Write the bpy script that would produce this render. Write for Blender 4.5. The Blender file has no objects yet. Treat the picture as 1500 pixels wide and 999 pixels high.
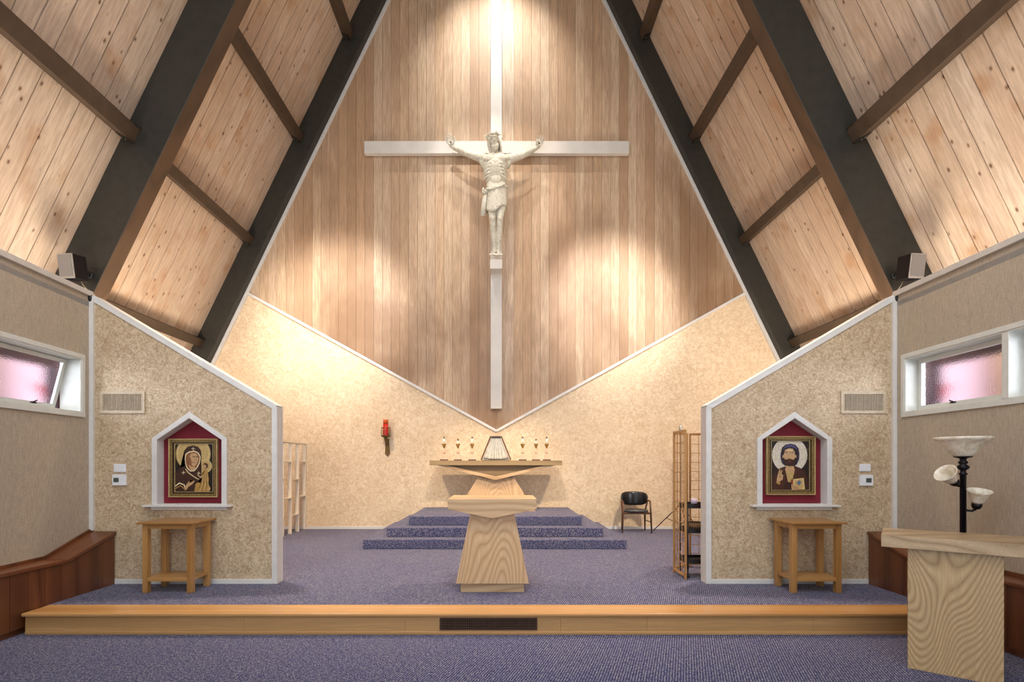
import bpy, bmesh, math, random
from mathutils import Vector, Matrix
random.seed(7)
PI = math.pi
C = bpy.context.scene.collection
# ---------------------------------------------------------------- scale
F = 750.0; VX = 735.0; VY = 678.0; H = 1.60      # lens in pixels, eye height
HS = 0.20                                        # sanctuary floor level
XC = -0.113                                      # axis of the church
def at(px, py, Y):
    """the point at distance Y that a survey mark (px, py) belongs to"""
    return Vector(((px - VX) * Y / F, Y, H - (py - VY) * Y / F))

# ---------------------------------------------------------------- mesh helpers
def BM(): return bmesh.new()
def box(bm, x0, x1, y0, y1, z0, z1, mi=0):
    v = [bm.verts.new((x, y, z)) for z in (z0, z1) for y in (y0, y1) for x in (x0, x1)]
    for q in ((0,2,3,1),(4,5,7,6),(0,1,5,4),(2,6,7,3),(0,4,6,2),(1,3,7,5)):
        f = bm.faces.new([v[i] for i in q]); f.material_index = mi
def prism(bm, pts, O, U, V, N, d0, d1, mi=0):
    O, U, V, N = Vector(O), Vector(U), Vector(V), Vector(N)
    a = [bm.verts.new(O + U*p[0] + V*p[1] + N*d0) for p in pts]
    b = [bm.verts.new(O + U*p[0] + V*p[1] + N*d1) for p in pts]
    fs = [bm.faces.new(a), bm.faces.new(b[::-1])]
    n = len(pts)
    for i in range(n):
        fs.append(bm.faces.new((a[i], b[i], b[(i+1) % n], a[(i+1) % n])))
    for f in fs: f.material_index = mi
def frustum(bm, r0, r1):
    """r = (x0,x1,y0,y1,z)"""
    v = []
    for (x0, x1, y0, y1, z) in (r0, r1):
        for y in (y0, y1):
            for x in (x0, x1): v.append(bm.verts.new((x, y, z)))
    for q in ((0,2,3,1),(4,5,7,6),(0,1,5,4),(2,6,7,3),(0,4,6,2),(1,3,7,5)):
        bm.faces.new([v[i] for i in q])
def frame_basis(d):
    d = d.normalized()
    a = Vector((0,0,1)) if abs(d.z) < .9 else Vector((1,0,0))
    u = d.cross(a).normalized(); return u, d.cross(u).normalized()
def tube(bm, pts, rad, n=10, flat=None, cap=True, mi=0):
    """swept tube through pts; rad a number or list; flat=(axis vector, factor) squashes rings"""
    pts = [Vector(p) for p in pts]
    if not hasattr(rad, '__len__'): rad = [rad] * len(pts)
    rings = []; pu = None
    for i, p in enumerate(pts):
        if i == 0: d = pts[1] - p
        elif i == len(pts)-1: d = p - pts[i-1]
        else: d = (pts[i+1] - p).normalized() + (p - pts[i-1]).normalized()
        if d.length < 1e-9: d = Vector((0,0,1))
        d.normalize()
        if pu is None: u, v = frame_basis(d)
        else:
            u = (pu - d * pu.dot(d)).normalized(); v = d.cross(u)
        pu = u
        r = rad[i]
        ring = []
        for k in range(n):
            a = 2*PI*k/n
            o = u*math.cos(a)*r + v*math.sin(a)*r
            if flat:
                ax, fc = flat; ax = Vector(ax)
                o = o - ax*o.dot(ax)*(1-fc)
            ring.append(bm.verts.new(p + o))
        rings.append(ring)
    for i in range(len(rings)-1):
        for k in range(n):
            f = bm.faces.new((rings[i][k], rings[i][(k+1)%n], rings[i+1][(k+1)%n], rings[i+1][k]))
            f.smooth = True; f.material_index = mi
    if cap:
        bm.faces.new(rings[0][::-1]).material_index = mi; bm.faces.new(rings[-1]).material_index = mi
def lathe(bm, prof, O=(0,0,0), axis=(0,0,1), n=32, mi=0, closed=False):
    """prof = [(r, h)]"""
    O = Vector(O); ax = Vector(axis).normalized(); u, v = frame_basis(ax)
    rings = []
    for r, h in prof:
        rings.append([bm.verts.new(O + ax*h + (u*math.cos(2*PI*k/n) + v*math.sin(2*PI*k/n))*max(r, 1e-4)) for k in range(n)])
    m = len(rings)
    for i in range(m if closed else m-1):
        a, b = rings[i], rings[(i+1) % m]
        for k in range(n):
            f = bm.faces.new((a[k], a[(k+1)%n], b[(k+1)%n], b[k])); f.smooth = True; f.material_index = mi
def ball(bm, c, rx, ry=None, rz=None, n=16, rot=None):
    ry = ry or rx; rz = rz or rx
    r = bmesh.ops.create_uvsphere(bm, u_segments=n, v_segments=max(6, n*2//3), radius=1)
    M = Matrix.Translation(Vector(c)) @ ((rot or Matrix.Identity(3)).to_4x4()) @ Matrix.Diagonal((rx, ry, rz, 1))
    bmesh.ops.transform(bm, matrix=M, verts=r['verts'])
    for vv in r['verts']:
        for f in vv.link_faces: f.smooth = True
ORG = {}
def origin_of(o): return ORG.get(o.name, Vector((0,0,0)))
def obj(name, bm, mat, parent=None, origin=None, bevel=0, label=None, smooth=False, recalc=True):
    if recalc: bmesh.ops.recalc_face_normals(bm, faces=bm.faces[:])
    if parent is not None: og = origin_of(parent)
    elif origin is not None: og = Vector(origin)
    else: og = Vector((0,0,0))
    bmesh.ops.translate(bm, verts=bm.verts[:], vec=-og)
    me = bpy.data.meshes.new(name); bm.to_mesh(me); bm.free()
    for m in (mat if isinstance(mat, (list, tuple)) else [mat]): me.materials.append(m)
    if smooth:
        for p in me.polygons: p.use_smooth = True
    o = bpy.data.objects.new(name, me); C.objects.link(o)
    ORG[o.name] = og
    if parent is not None: o.parent = parent
    else: o.location = og
    if bevel:
        b = o.modifiers.new('edge', 'BEVEL'); b.width = bevel; b.segments = 2; b.limit_method = 'ANGLE'; b.angle_limit = math.radians(40)
        b.harden_normals = False
    if label: o['label'] = label
    return o
def tag(o, label, cat, group=None, kind=None):
    if label: o['label'] = label
    if cat: o['category'] = cat
    if group: o['group'] = group
    if kind: o['kind'] = kind
    return o
def thing(name, label, cat, loc, group=None):
    o = bpy.data.objects.new(name, None); C.objects.link(o); o.location = loc; o.empty_display_size = .1
    ORG[o.name] = Vector(loc)
    return tag(o, label, cat, group)
def struct(name, bm, mat, parent=None, bevel=0):
    o = obj(name, bm, mat, parent, bevel=bevel)
    if parent is None: o['kind'] = 'structure'
    return o
def dup(root, loc, label=None, rotz=None, scale=None):
    r = root.copy(); C.objects.link(r); r.location = loc
    if rotz is not None: r.rotation_euler = (0, 0, rotz)
    if label: r['label'] = label
    for ch in list(root.children):
        c = ch.copy(); C.objects.link(c); c.parent = r
        for g in list(ch.children):
            d = g.copy(); C.objects.link(d); d.parent = c
    return r
def freeze(o):
    """apply modifiers into the mesh"""
    dg = bpy.context.evaluated_depsgraph_get(); dg.update()
    me = bpy.data.meshes.new_from_object(o.evaluated_get(dg))
    o.modifiers.clear(); o.data = me; return o

# ---------------------------------------------------------------- materials
def srgb(h):
    h = h.lstrip('#'); c = [int(h[i:i+2], 16)/255 for i in (0,2,4)]
    return tuple(x/12.92 if x <= .04045 else ((x+.055)/1.055)**2.4 for x in c) + (1,)
class NT:
    def __init__(s, name):
        s.m = bpy.data.materials.new(name); s.m.use_nodes = True
        s.t = s.m.node_tree; s.b = s.t.nodes['Principled BSDF']
    def n(s, ty, **kw):
        nd = s.t.nodes.new(ty)
        for k, v in kw.items():
            if k.startswith('i_'): nd.inputs[k[2:].replace('_', ' ')].default_value = v
            else: setattr(nd, k, v)
        return nd
    def l(s, a, b): s.t.links.new(a, b)
    def coord(s, scale=(1,1,1), rot=(0,0,0), kind='Object'):
        tc = s.n('ShaderNodeTexCoord'); mp = s.n('ShaderNodeMapping')
        mp.inputs['Scale'].default_value = scale; mp.inputs['Rotation'].default_value = rot
        s.l(tc.outputs[kind], mp.inputs['Vector']); return mp.outputs['Vector']
    def noise(s, vec, scale, detail=4, rough=.5, dist=0):
        nd = s.n('ShaderNodeTexNoise'); s.l(vec, nd.inputs['Vector'])
        nd.inputs['Scale'].default_value = scale; nd.inputs['Detail'].default_value = detail
        nd.inputs['Roughness'].default_value = rough; nd.inputs['Distortion'].default_value = dist
        return nd.outputs['Fac']
    def ramp(s, fac, stops):
        nd = s.n('ShaderNodeValToRGB'); e = nd.color_ramp.elements
        while len(e) < len(stops): e.new(.5)
        for el, (p, c) in zip(e, stops): el.position = p; el.color = c
        s.l(fac, nd.inputs['Fac']); return nd.outputs['Color']
    def math(s, op, a, b=None, c=None):
        nd = s.n('ShaderNodeMath', operation=op)
        for i, x in enumerate((a, b, c)):
            if x is None: continue
            if isinstance(x, (int, float)): nd.inputs[i].default_value = x
            else: s.l(x, nd.inputs[i])
        return nd.outputs[0]
    def mix(s, fac, a, b, mode='MIX'):
        nd = s.n('ShaderNodeMix', data_type='RGBA', blend_type=mode)
        for sock, x in ((nd.inputs[0], fac), (nd.inputs[6], a), (nd.inputs[7], b)):
            if isinstance(x, (int, float, tuple)): sock.default_value = x
            else: s.l(x, sock)
        return nd.outputs[2]
    def bump(s, h, strength=.3, dist=.01):
        nd = s.n('ShaderNodeBump'); nd.inputs['Strength'].default_value = strength; nd.inputs['Distance'].default_value = dist
        s.l(h, nd.inputs['Height']); s.l(nd.outputs['Normal'], s.b.inputs['Normal'])
    def col(s, c):
        if isinstance(c, tuple): s.b.inputs['Base Color'].default_value = c
        else: s.l(c, s.b.inputs['Base Color'])
    def rough(s, r): s.b.inputs['Roughness'].default_value = r
def g(v): return (v, v, v, 1)
def plain(name, c, rough=.5, metal=0, var=.08, scale=12):
    m = NT(name); v = m.coord(); f = m.noise(v, scale, 4)
    c2 = tuple(x*(1-var*2) for x in c[:3]) + (1,)
    c3 = tuple(min(1, x*(1+var)) for x in c[:3]) + (1,)
    m.col(m.ramp(f, [(.3, c2), (.7, c3)])); m.rough(rough); m.b.inputs['Metallic'].default_value = metal
    return m.m
AX = {'x': 0, 'y': 1, 'z': 2}
def wood(name, light, dark, grain='z', contour=8, fine=1.0, rough=.45, vary=.0, stretch=.09, soft=.55, cw=1.6):
    """oak-like: cathedral contour lines of a stretched noise, plus pores"""
    m = NT(name)
    sc = [1, 1, 1]; sc[AX[grain]] = stretch
    v = m.coord(tuple(sc))
    big = m.noise(v, cw, 1.5, .4, .15)
    lines = m.math('FRACT', m.math('MULTIPLY', big, contour))
    lines = m.math('ABSOLUTE', m.math('SUBTRACT', lines, .5))
    sc2 = [1, 1, 1]; sc2[AX[grain]] = .03
    v2 = m.coord(tuple(sc2))
    fn = m.noise(v2, 130*fine, 3, .6)
    md = m.noise(v2, 22, 3, .6)
    base = m.ramp(lines, [(0.02, dark), (.16, m_mix(dark, light, soft)), (.42, light)])
    dk = tuple(x*.72 for x in light[:3]) + (1,)
    base = m.mix(m.ramp(fn, [(.44, g(.55)), (.6, g(0))]), base, dk)
    base = m.mix(m.ramp(md, [(.35, g(.35)), (.65, g(0))]), base, m_mix(dark, light, .3))
    m.col(base); m.rough(rough)
    m.bump(fn, .08, .002)
    return m.m
def m_mix(a, b, t): return tuple(a[i]*(1-t)+b[i]*t for i in range(3)) + (1,)

def carpet():
    m = NT('carpet_blue'); v = m.coord()
    rows = m.coord((1, 1, 1), (PI/4, PI/5, PI/4))
    a = m.noise(v, 95, 2, .7); b = m.noise(v, 38, 3, .6); big = m.noise(v, 1.3, 3)
    w = m.n('ShaderNodeTexWave', wave_type='BANDS'); w.inputs['Scale'].default_value = 26; w.inputs['Distortion'].default_value = 3
    w.inputs['Detail'].default_value = 2; w.inputs['Detail Scale'].default_value = 3; m.l(rows, w.inputs['Vector'])
    s = m.math('ADD', m.math('MULTIPLY', a, .62), m.math('MULTIPLY', b, .23)); s = m.math('ADD', s, m.math('MULTIPLY', w.outputs['Fac'], .15))
    c = m.ramp(s, [(.38, srgb('#12183a')), (.47, srgb('#2c3460')), (.54, srgb('#575a7c')), (.62, srgb('#aea8a8'))])
    c = m.mix(m.ramp(big, [(.35, g(.12)), (.65, g(0))]), c, srgb('#2c3470'))
    m.col(c); m.rough(.95); m.b.inputs['Specular IOR Level'].default_value = .1
    m.b.inputs['Sheen Weight'].default_value = .22; m.b.inputs['Sheen Roughness'].default_value = .35; m.b.inputs['Sheen Tint'].default_value = (1, .93, .86, 1)
    m.bump(s, .5, .006); return m.m
def stucco(name, lo, mid, hi, sc=1.0, bump=.35):
    m = NT(name); v = m.coord()
    a = m.noise(v, 9*sc, 6, .7, 1.6); b = m.noise(v, 38*sc, 5, .7, 1.0); big = m.noise(v, 1.1*sc, 3)
    s = m.math('ADD', m.math('MULTIPLY', a, .5), m.math('MULTIPLY', b, .5))
    c = m.ramp(s, [(.38, lo), (.49, mid), (.60, hi)])
    c = m.mix(m.ramp(big, [(.35, g(.22)), (.6, g(0))]), c, lo)
    m.col(c); m.rough(.62); m.bump(s, bump, .006); return m.m
def fabric_wall():
    m = NT('woven_wallcover'); v = m.coord((1, 1, 1))
    h = m.noise(m.coord((1, 1, 14)), 30, 3, .6); k = m.noise(m.coord((14, 14, 1)), 12, 3, .6)
    s = m.math('MULTIPLY', m.math('ADD', h, k), .5)
    c = m.ramp(s, [(.4, srgb('#a39582')), (.6, srgb('#c2b39e'))])
    m.col(c); m.rough(.9); m.bump(s, .3, .003); return m.m
def planks(name, pal, w, axis, grain, knots=False, stain=None, rough=.55, off=0.0, gs=1.0):
    m = NT(name)
    tc = m.n('ShaderNodeTexCoord'); sx = m.n('ShaderNodeSeparateXYZ'); m.l(tc.outputs['Object'], sx.inputs[0])
    u = sx.outputs[AX[axis]]
    idx = m.math('FLOOR', m.math('DIVIDE', m.math('SUBTRACT', u, off), w))
    side = m.math('MULTIPLY', m.math('GREATER_THAN', sx.outputs[0], 0), 57.3)
    wn = m.n('ShaderNodeTexWhiteNoise', noise_dimensions='1D'); m.l(m.math('ADD', idx, side), wn.inputs['W'])
    r = wn.outputs['Value']
    # shift grain per plank
    cb = m.n('ShaderNodeCombineXYZ')
    gi = AX[grain]
    m.l(m.math('ADD', sx.outputs[0], m.math('MULTIPLY', r, 7.1) if gi == 0 else 0.0), cb.inputs[0])
    m.l(m.math('ADD', sx.outputs[1], m.math('MULTIPLY', r, 13.7)), cb.inputs[1])
    m.l(m.math('ADD', sx.outputs[2], m.math('MULTIPLY', r, 31.3)), cb.inputs[2])
    mp = m.n('ShaderNodeMapping'); s3 = [1, 1, 1]; s3[gi] = .05 if not knots else .08
    if knots: s3[0] = .16
    mp.inputs['Scale'].default_value = s3; m.l(cb.outputs[0], mp.inputs['Vector'])
    V = mp.outputs['Vector']
    fine = m.noise(V, 60*gs, 4, .65); big = m.noise(V, 6*gs, 3, .6, .5)
    base = m.ramp(r, [(i/(len(pal)-1), c) for i, c in enumerate(pal)])
    dark = tuple(x*.62 for x in pal[0][:3]) + (1,)
    base = m.mix(m.ramp(fine, [(.40, g(.55)), (.62, g(0))]), base, dark)
    base = m.mix(m.ramp(big, [(.35, g(.45)), (.65, g(0))]), base, m_mix(pal[0], dark, .4))
    if knots:
        mk = m.n('ShaderNodeMapping'); mk.inputs['Scale'].default_value = (3.0, 5.6, 3.0); m.l(cb.outputs[0], mk.inputs['Vector'])
        vo = m.n('ShaderNodeTexVoronoi', feature='F1'); vo.inputs['Scale'].default_value = 1.15; vo.inputs['Randomness'].default_value = 1
        dn = m.noise(cb.outputs[0], 9, 2); m.l(mk.outputs[0], vo.inputs['Vector'])
        d = m.math('ADD', vo.outputs['Distance'], m.math('MULTIPLY', m.math('SUBTRACT', dn, .5), .05))
        base = m.mix(m.ramp(d, [(0.06, g(.95)), (.095, g(.4)), (.16, g(0))]), base, srgb('#6a4930'))
        halo = m.noise(cb.outputs[0], 2.2, 2)
        base = m.mix(m.ramp(halo, [(.55, g(0)), (.75, g(.5))]), base, srgb('#a77443'))
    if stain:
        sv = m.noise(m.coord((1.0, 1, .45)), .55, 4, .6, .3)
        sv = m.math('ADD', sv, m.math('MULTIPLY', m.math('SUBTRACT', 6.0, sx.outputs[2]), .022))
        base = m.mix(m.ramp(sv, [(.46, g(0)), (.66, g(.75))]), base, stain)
    m.col(base); m.rough(rough); m.bump(fine, .12, .003)
    return m.m
def glassy(name, c, rough=.35, trans=1.0):
    m = NT(name); v = m.coord(); f = m.noise(v, 55, 3, .6)
    m.col(c); m.rough(rough); m.b.inputs['Transmission Weight'].default_value = trans; m.b.inputs['IOR'].default_value = 1.25
    m.bump(f, .3, .006); return m.m

M = {}
M['carpet'] = carpet()
M['carpet_dark'] = M['carpet']
M['stucco_wing'] = stucco('mottled_plaster', srgb('#947b60'), srgb('#c0a786'), srgb('#deccb0'), 1.7)
M['stucco_back'] = stucco('cream_plaster', srgb('#cbae8a'), srgb('#dec7a6'), srgb('#eeddc2'), .8, .25)
M['fabric'] = fabric_wall()
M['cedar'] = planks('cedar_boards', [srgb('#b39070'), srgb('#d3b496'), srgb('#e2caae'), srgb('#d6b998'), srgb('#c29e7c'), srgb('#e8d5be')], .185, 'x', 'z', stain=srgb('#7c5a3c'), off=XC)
M['pine'] = planks('knotty_pine_boards', [srgb('#c9ad94'), srgb('#dcc7b1'), srgb('#d2b89f'), srgb('#e2d1be')], .26, 'y', 'z', knots=True, gs=.45)
M['trim'] = plain('painted_trim', srgb('#d9d6d2'), .45, var=.03)
M['trimgrey'] = plain('grey_white_paint', srgb('#cdc7be'), .5, var=.03)
M['purlin'] = plain('brown_purlin_stain', srgb('#473729'), .5, var=.12, scale=8)
M['beam'] = plain('dark_beam_paint', srgb('#2f2e29'), .45, var=.12, scale=8)
M['soffit'] = wood('brown_stained_timber', srgb('#5c4430'), srgb('#402e20'), 'z', 5, rough=.5)
M['bracket'] = plain('dark_steel_bracket', srgb('#2a2622'), .45, .3)
M['steel'] = plain('bolt_steel', srgb('#8a8580'), .35, .9)
M['crosspaint'] = plain('white_cross_paint', srgb('#d4cfc8'), .5, var=.04, scale=3)
M['oak'] = wood('light_oak', srgb('#dcbb92'), srgb('#b48a5c'), 'z', 52, rough=.4, stretch=.22, cw=1.3)
M['oakx'] = wood('light_oak_crosswise', srgb('#d8b78f'), srgb('#b08a5e'), 'x', 16, rough=.4, stretch=.2)
M['ambo'] = wood('flamed_oak', srgb('#d2b284'), srgb('#9c7a50'), 'z', 66, rough=.4, stretch=.34, soft=.5, cw=1.5)
M['ambox'] = wood('flamed_oak_crosswise', srgb('#cdb08a'), srgb('#96764f'), 'x', 12, rough=.3, stretch=.12)
M['greyoak'] = wood('weathered_oak', srgb('#a68c64'), srgb('#7f6848'), 'x', 8, rough=.5)
M['tread'] = wood('honey_oak', srgb('#cf9f66'), srgb('#a87542'), 'x', 7, rough=.22, stretch=.04)
M['riser'] = wood('oak_riser', srgb('#c79b66'), srgb('#9c7040'), 'x', 9, rough=.35, stretch=.04)
M['table'] = wood('golden_oak', srgb('#c3935a'), srgb('#94652f'), 'z', 6, rough=.35)
M['tablex'] = wood('golden_oak_top', srgb('#c3935a'), srgb('#94652f'), 'x', 6, rough=.3)
M['mahog'] = wood('red_brown_stained_wood', srgb('#7a482b'), srgb('#4a2816'), 'z', 7, rough=.35)
M['mahogtop'] = wood('red_brown_bench_top', srgb('#7d4a2e'), srgb('#522d1a'), 'y', 6, rough=.25)
M['walnut'] = wood('walnut', srgb('#6b432b'), srgb('#3c2416'), 'z', 6, rough=.35)
M['bamboo'] = wood('screen_wood', srgb('#c9985c'), srgb('#a0713c'), 'z', 4, rough=.4)
M['burg'] = plain('burgundy_velvet', srgb('#7a1426'), .8, var=.1, scale=3)
M['gold'] = plain('antique_gold', srgb('#9c8250'), .4, .5, var=.25, scale=60)
M['goldlt'] = plain('gold_bead', srgb('#c9b07c'), .35, .5, var=.1)
M['black'] = plain('black_paint', srgb('#171417'), .35)
M['blackmetal'] = plain('black_metal', srgb('#14121a'), .3, .5)
M['leather'] = plain('black_leather', srgb('#15161a'), .28, var=.2)
M['white'] = plain('white_plastic', srgb('#e8e8ec'), .4, var=.02)
M['lcd'] = plain('lcd_screen', srgb('#4a5a52'), .2)
M['slot'] = plain('dark_slot', srgb('#2d2722'), .8)
M['redwax'] = plain('red_glass_candle', srgb('#c61c10'), .25)
M['orangewax'] = plain('orange_candle_top', srgb('#c4561c'), .3)
M['brass'] = plain('aged_brass', srgb('#7c6238'), .4, .8, var=.2)
M['candle'] = plain('ivory_candle', srgb('#efe9dc'), .4, var=.02)
M['pinkstone'] = plain('pale_marble', srgb('#d8b094'), .35, var=.12)
M['cup'] = plain('bronze_cup', srgb('#b08a48'), .4, .3)
M['cloth'] = plain('grey_white_pleated_cloth', srgb('#cfcdc4'), .85, var=.08)
M['grille'] = plain('speaker_grille', srgb('#8a8684'), .6, .2, var=.05, scale=200)
M['silver'] = plain('silver_edge', srgb('#b9b6b2'), .35, .6)
M['cable'] = plain('pale_cable', srgb('#c9c2a8'), .5)
M['vent'] = plain('painted_vent', srgb('#c2ae92'), .5, var=.08, scale=30)
M['ventdark'] = plain('vent_inside', srgb('#4a443c'), .8)
M['bronzegrille'] = plain('bronze_grille', srgb('#5b4232'), .5, .4)
M['sash'] = plain('white_window_paint', srgb('#d8d8d0'), .4, var=.03)
M['winglass'] = glassy('obscure_glass', (.95, .92, .94, 1), .11)
M['outred'] = plain('red_outer_board', srgb('#c2505a'), .8)
M['outpink'] = plain('pink_outer_wall', srgb('#e6c4cf'), .9)
M['outdark'] = plain('dark_outer_post', srgb('#35202a'), .8)
def statue_mat():
    m = NT('weathered_plaster'); v = m.coord(); a = m.noise(v, 22, 5, .7, .5); b = m.noise(v, 5, 3)
    c = m.ramp(a, [(.34, srgb('#a29d88')), (.43, srgb('#ccc7b6')), (.62, srgb('#dcd8ca'))])
    c = m.mix(m.ramp(b, [(.4, g(.25)), (.6, g(0))]), c, srgb('#a8a28c')); m.col(c); m.rough(.7); m.bump(a, .5, .02); return m.m
M['statue'] = statue_mat()
def alabaster():
    m = NT('alabaster_glass'); v = m.coord((1, 1, 1)); a = m.noise(v, 9, 4, .6, 2)
    m.col(m.ramp(a, [(.4, srgb('#d8cbb2')), (.6, srgb('#f2ebdc'))])); m.rough(.25)
    m.b.inputs['Transmission Weight'].default_value = .0
    m.b.inputs['Subsurface Weight'].default_value = .4; m.b.inputs['Subsurface Radius'].default_value = (.05, .04, .03)
    return m.m
M['alab'] = alabaster()
# ================================================================ ROOM SHELL
YW = 5.93; YB = 10.82; SL = .485           # wing plane, back wall, run per rise of the roof
AR = 8.237                                  # roof half width at z = 0 (planks);  inner rafter plane:
AI = 7.787
X3 = Vector((1,0,0)); Y3 = Vector((0,1,0)); Z3 = Vector((0,0,1))
def roofx(side, z, A=AR): return XC + side*(A - SL*z)

# lower floor and sanctuary floor
bm = BM(); box(bm, -5.6, 5.4, -1.5, 6.2, -.1, 0); struct('floor', bm, M['carpet'])
bm = BM(); box(bm, -8.2, 8.0, 5.03, YB+.1, .001, HS); o = struct('floor_sanctuary', bm, M['carpet'])

# ceiling: two slopes of grooved pine boards
bm = BM()
W = .26; gw = .014; gd = .026
for side in (-1, 1):
    inw = Vector((-side*1, 0, -SL)).normalized()   # towards the room
    inw = Vector((-side*math.cos(math.atan(SL)), 0, -math.sin(math.atan(SL))))
    y = -1.5; prof = []
    k = int(math.floor(-1.5/W)); 
    while k*W < 11.0:
        a, b = k*W, (k+1)*W
        prof += [(a+gw/2, 0), (b-gw/2, 0), (b-gw/2, -gd), (b+gw/2, -gd)]
        k += 1
    z0, z1 = 3.3, 16.98
    lo = [bm.verts.new(Vector((roofx(side, z0), yy, z0)) + inw*d) for yy, d in prof]
    hi = [bm.verts.new(Vector((roofx(side, z1), yy, z1)) + inw*d) for yy, d in prof]
    for i in range(len(prof)-1): bm.faces.new((lo[i], lo[i+1], hi[i+1], hi[i]))
    # outer skin
    o1 = [bm.verts.new(Vector((roofx(side, z), yy, z)) - inw*.12) for z in (z0, z1) for yy in (-1.52, 11.0)]
    bm.faces.new((o1[0], o1[1], o1[3], o1[2]))
struct('ceiling', bm, M['pine'])

# back wall: plaster gable
bm = BM()
zt = 16.9
prism(bm, [(-8.0, 0), (7.8, 0), (XC+.05, zt), (XC-.05, zt)], (0, YB, 0), X3, Z3, Y3, 0, .15)
wb = struct('wall_back', bm, M['stucco_back'])
# cedar cladding: kite clipped into boards
LZ = H - (426-VY)*YB/F; RZ = LZ; BZ = H - (630-VY)*YB/F
xl = roofx(-1, LZ, AI) - .05; xr = roofx(1, RZ, AI) + .05
kite = [(XC, BZ), (xr, LZ), (XC, LZ + (xr-XC)/SL), (xl, LZ)]
def clip(poly, a, side):
    out = []
    for i in range(len(poly)):
        p, q = poly[i], poly[(i+1) % len(poly)]
        ip = (p[0]-a)*side >= 0; iq = (q[0]-a)*side >= 0
        if ip: out.append(p)
        if ip != iq:
            t = (a-p[0])/(q[0]-p[0]); out.append((a, p[1]+(q[1]-p[1])*t))
    return out
bm = BM(); w = .185; k = -30
rs = random.Random(3)
while XC + k*w < xr:
    for (a, b) in ((k*w, (k+1)*w),):
        gap = .0032
        p = clip(clip(kite, XC+a+gap, 1), XC+b-.001, -1)
        if len(p) > 2:
            pts = []
            for q in p:
                if not pts or (abs(q[0]-pts[-1][0]) + abs(q[1]-pts[-1][1])) > 1e-5: pts.append(q)
            if len(pts) > 2: prism(bm, pts, (0, YB, 0), X3, Z3, -Y3, 0.0, .026 + rs.uniform(-.0015, .0015))
    k += 1
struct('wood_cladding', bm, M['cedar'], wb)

def strip(bm, p, q, wd, Y, d0, d1, below=True):
    """flat trim board from p to q in the X-Z plane"""
    p, q = Vector((p[0], p[1])), Vector((q[0], q[1])); t = (q-p).normalized(); n = Vector((-t.y, t.x))
    prism(bm, [tuple(p - n*wd/2), tuple(q - n*wd/2), tuple(q + n*wd/2), tuple(p + n*wd/2)], (0, Y, 0), X3, Z3, -Y3, d0, d1)
bm = BM()
strip(bm, (xl-.02, LZ-.02), (XC, BZ-.02), .055, YB, .001, .045)
strip(bm, (xr+.02, LZ-.02), (XC, BZ-.02), .055, YB, .001, .045)
struct('trim_1', bm, M['trim'], bevel=.004)
bm = BM()
for s in (-1, 1):
    strip(bm, (roofx(s, 2.9, AI)-s*.02, 2.9), (roofx(s, 15.9, AI)-s*.02, 15.9), .07, YB, .001, .06)
struct('trim_2', bm, M['trim'], bevel=.004)

# walls behind the wings, out of sight under the roof
for s, nm in ((-1, 'wall_left_rear'), (1, 'wall_right_rear')):
    bm = BM(); x = XC + s*6.6
    box(bm, min(x, x+s*.1), max(x, x+s*.1), YW+.2, YB, HS, 3.45)
    struct(nm, bm, M['stucco_back'])
bm = BM(); box(bm, -6.5, 6.3, YB-.015, YB, HS, HS+.06); struct('baseboard_back', bm, M['trim'], bevel=.003)

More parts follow.
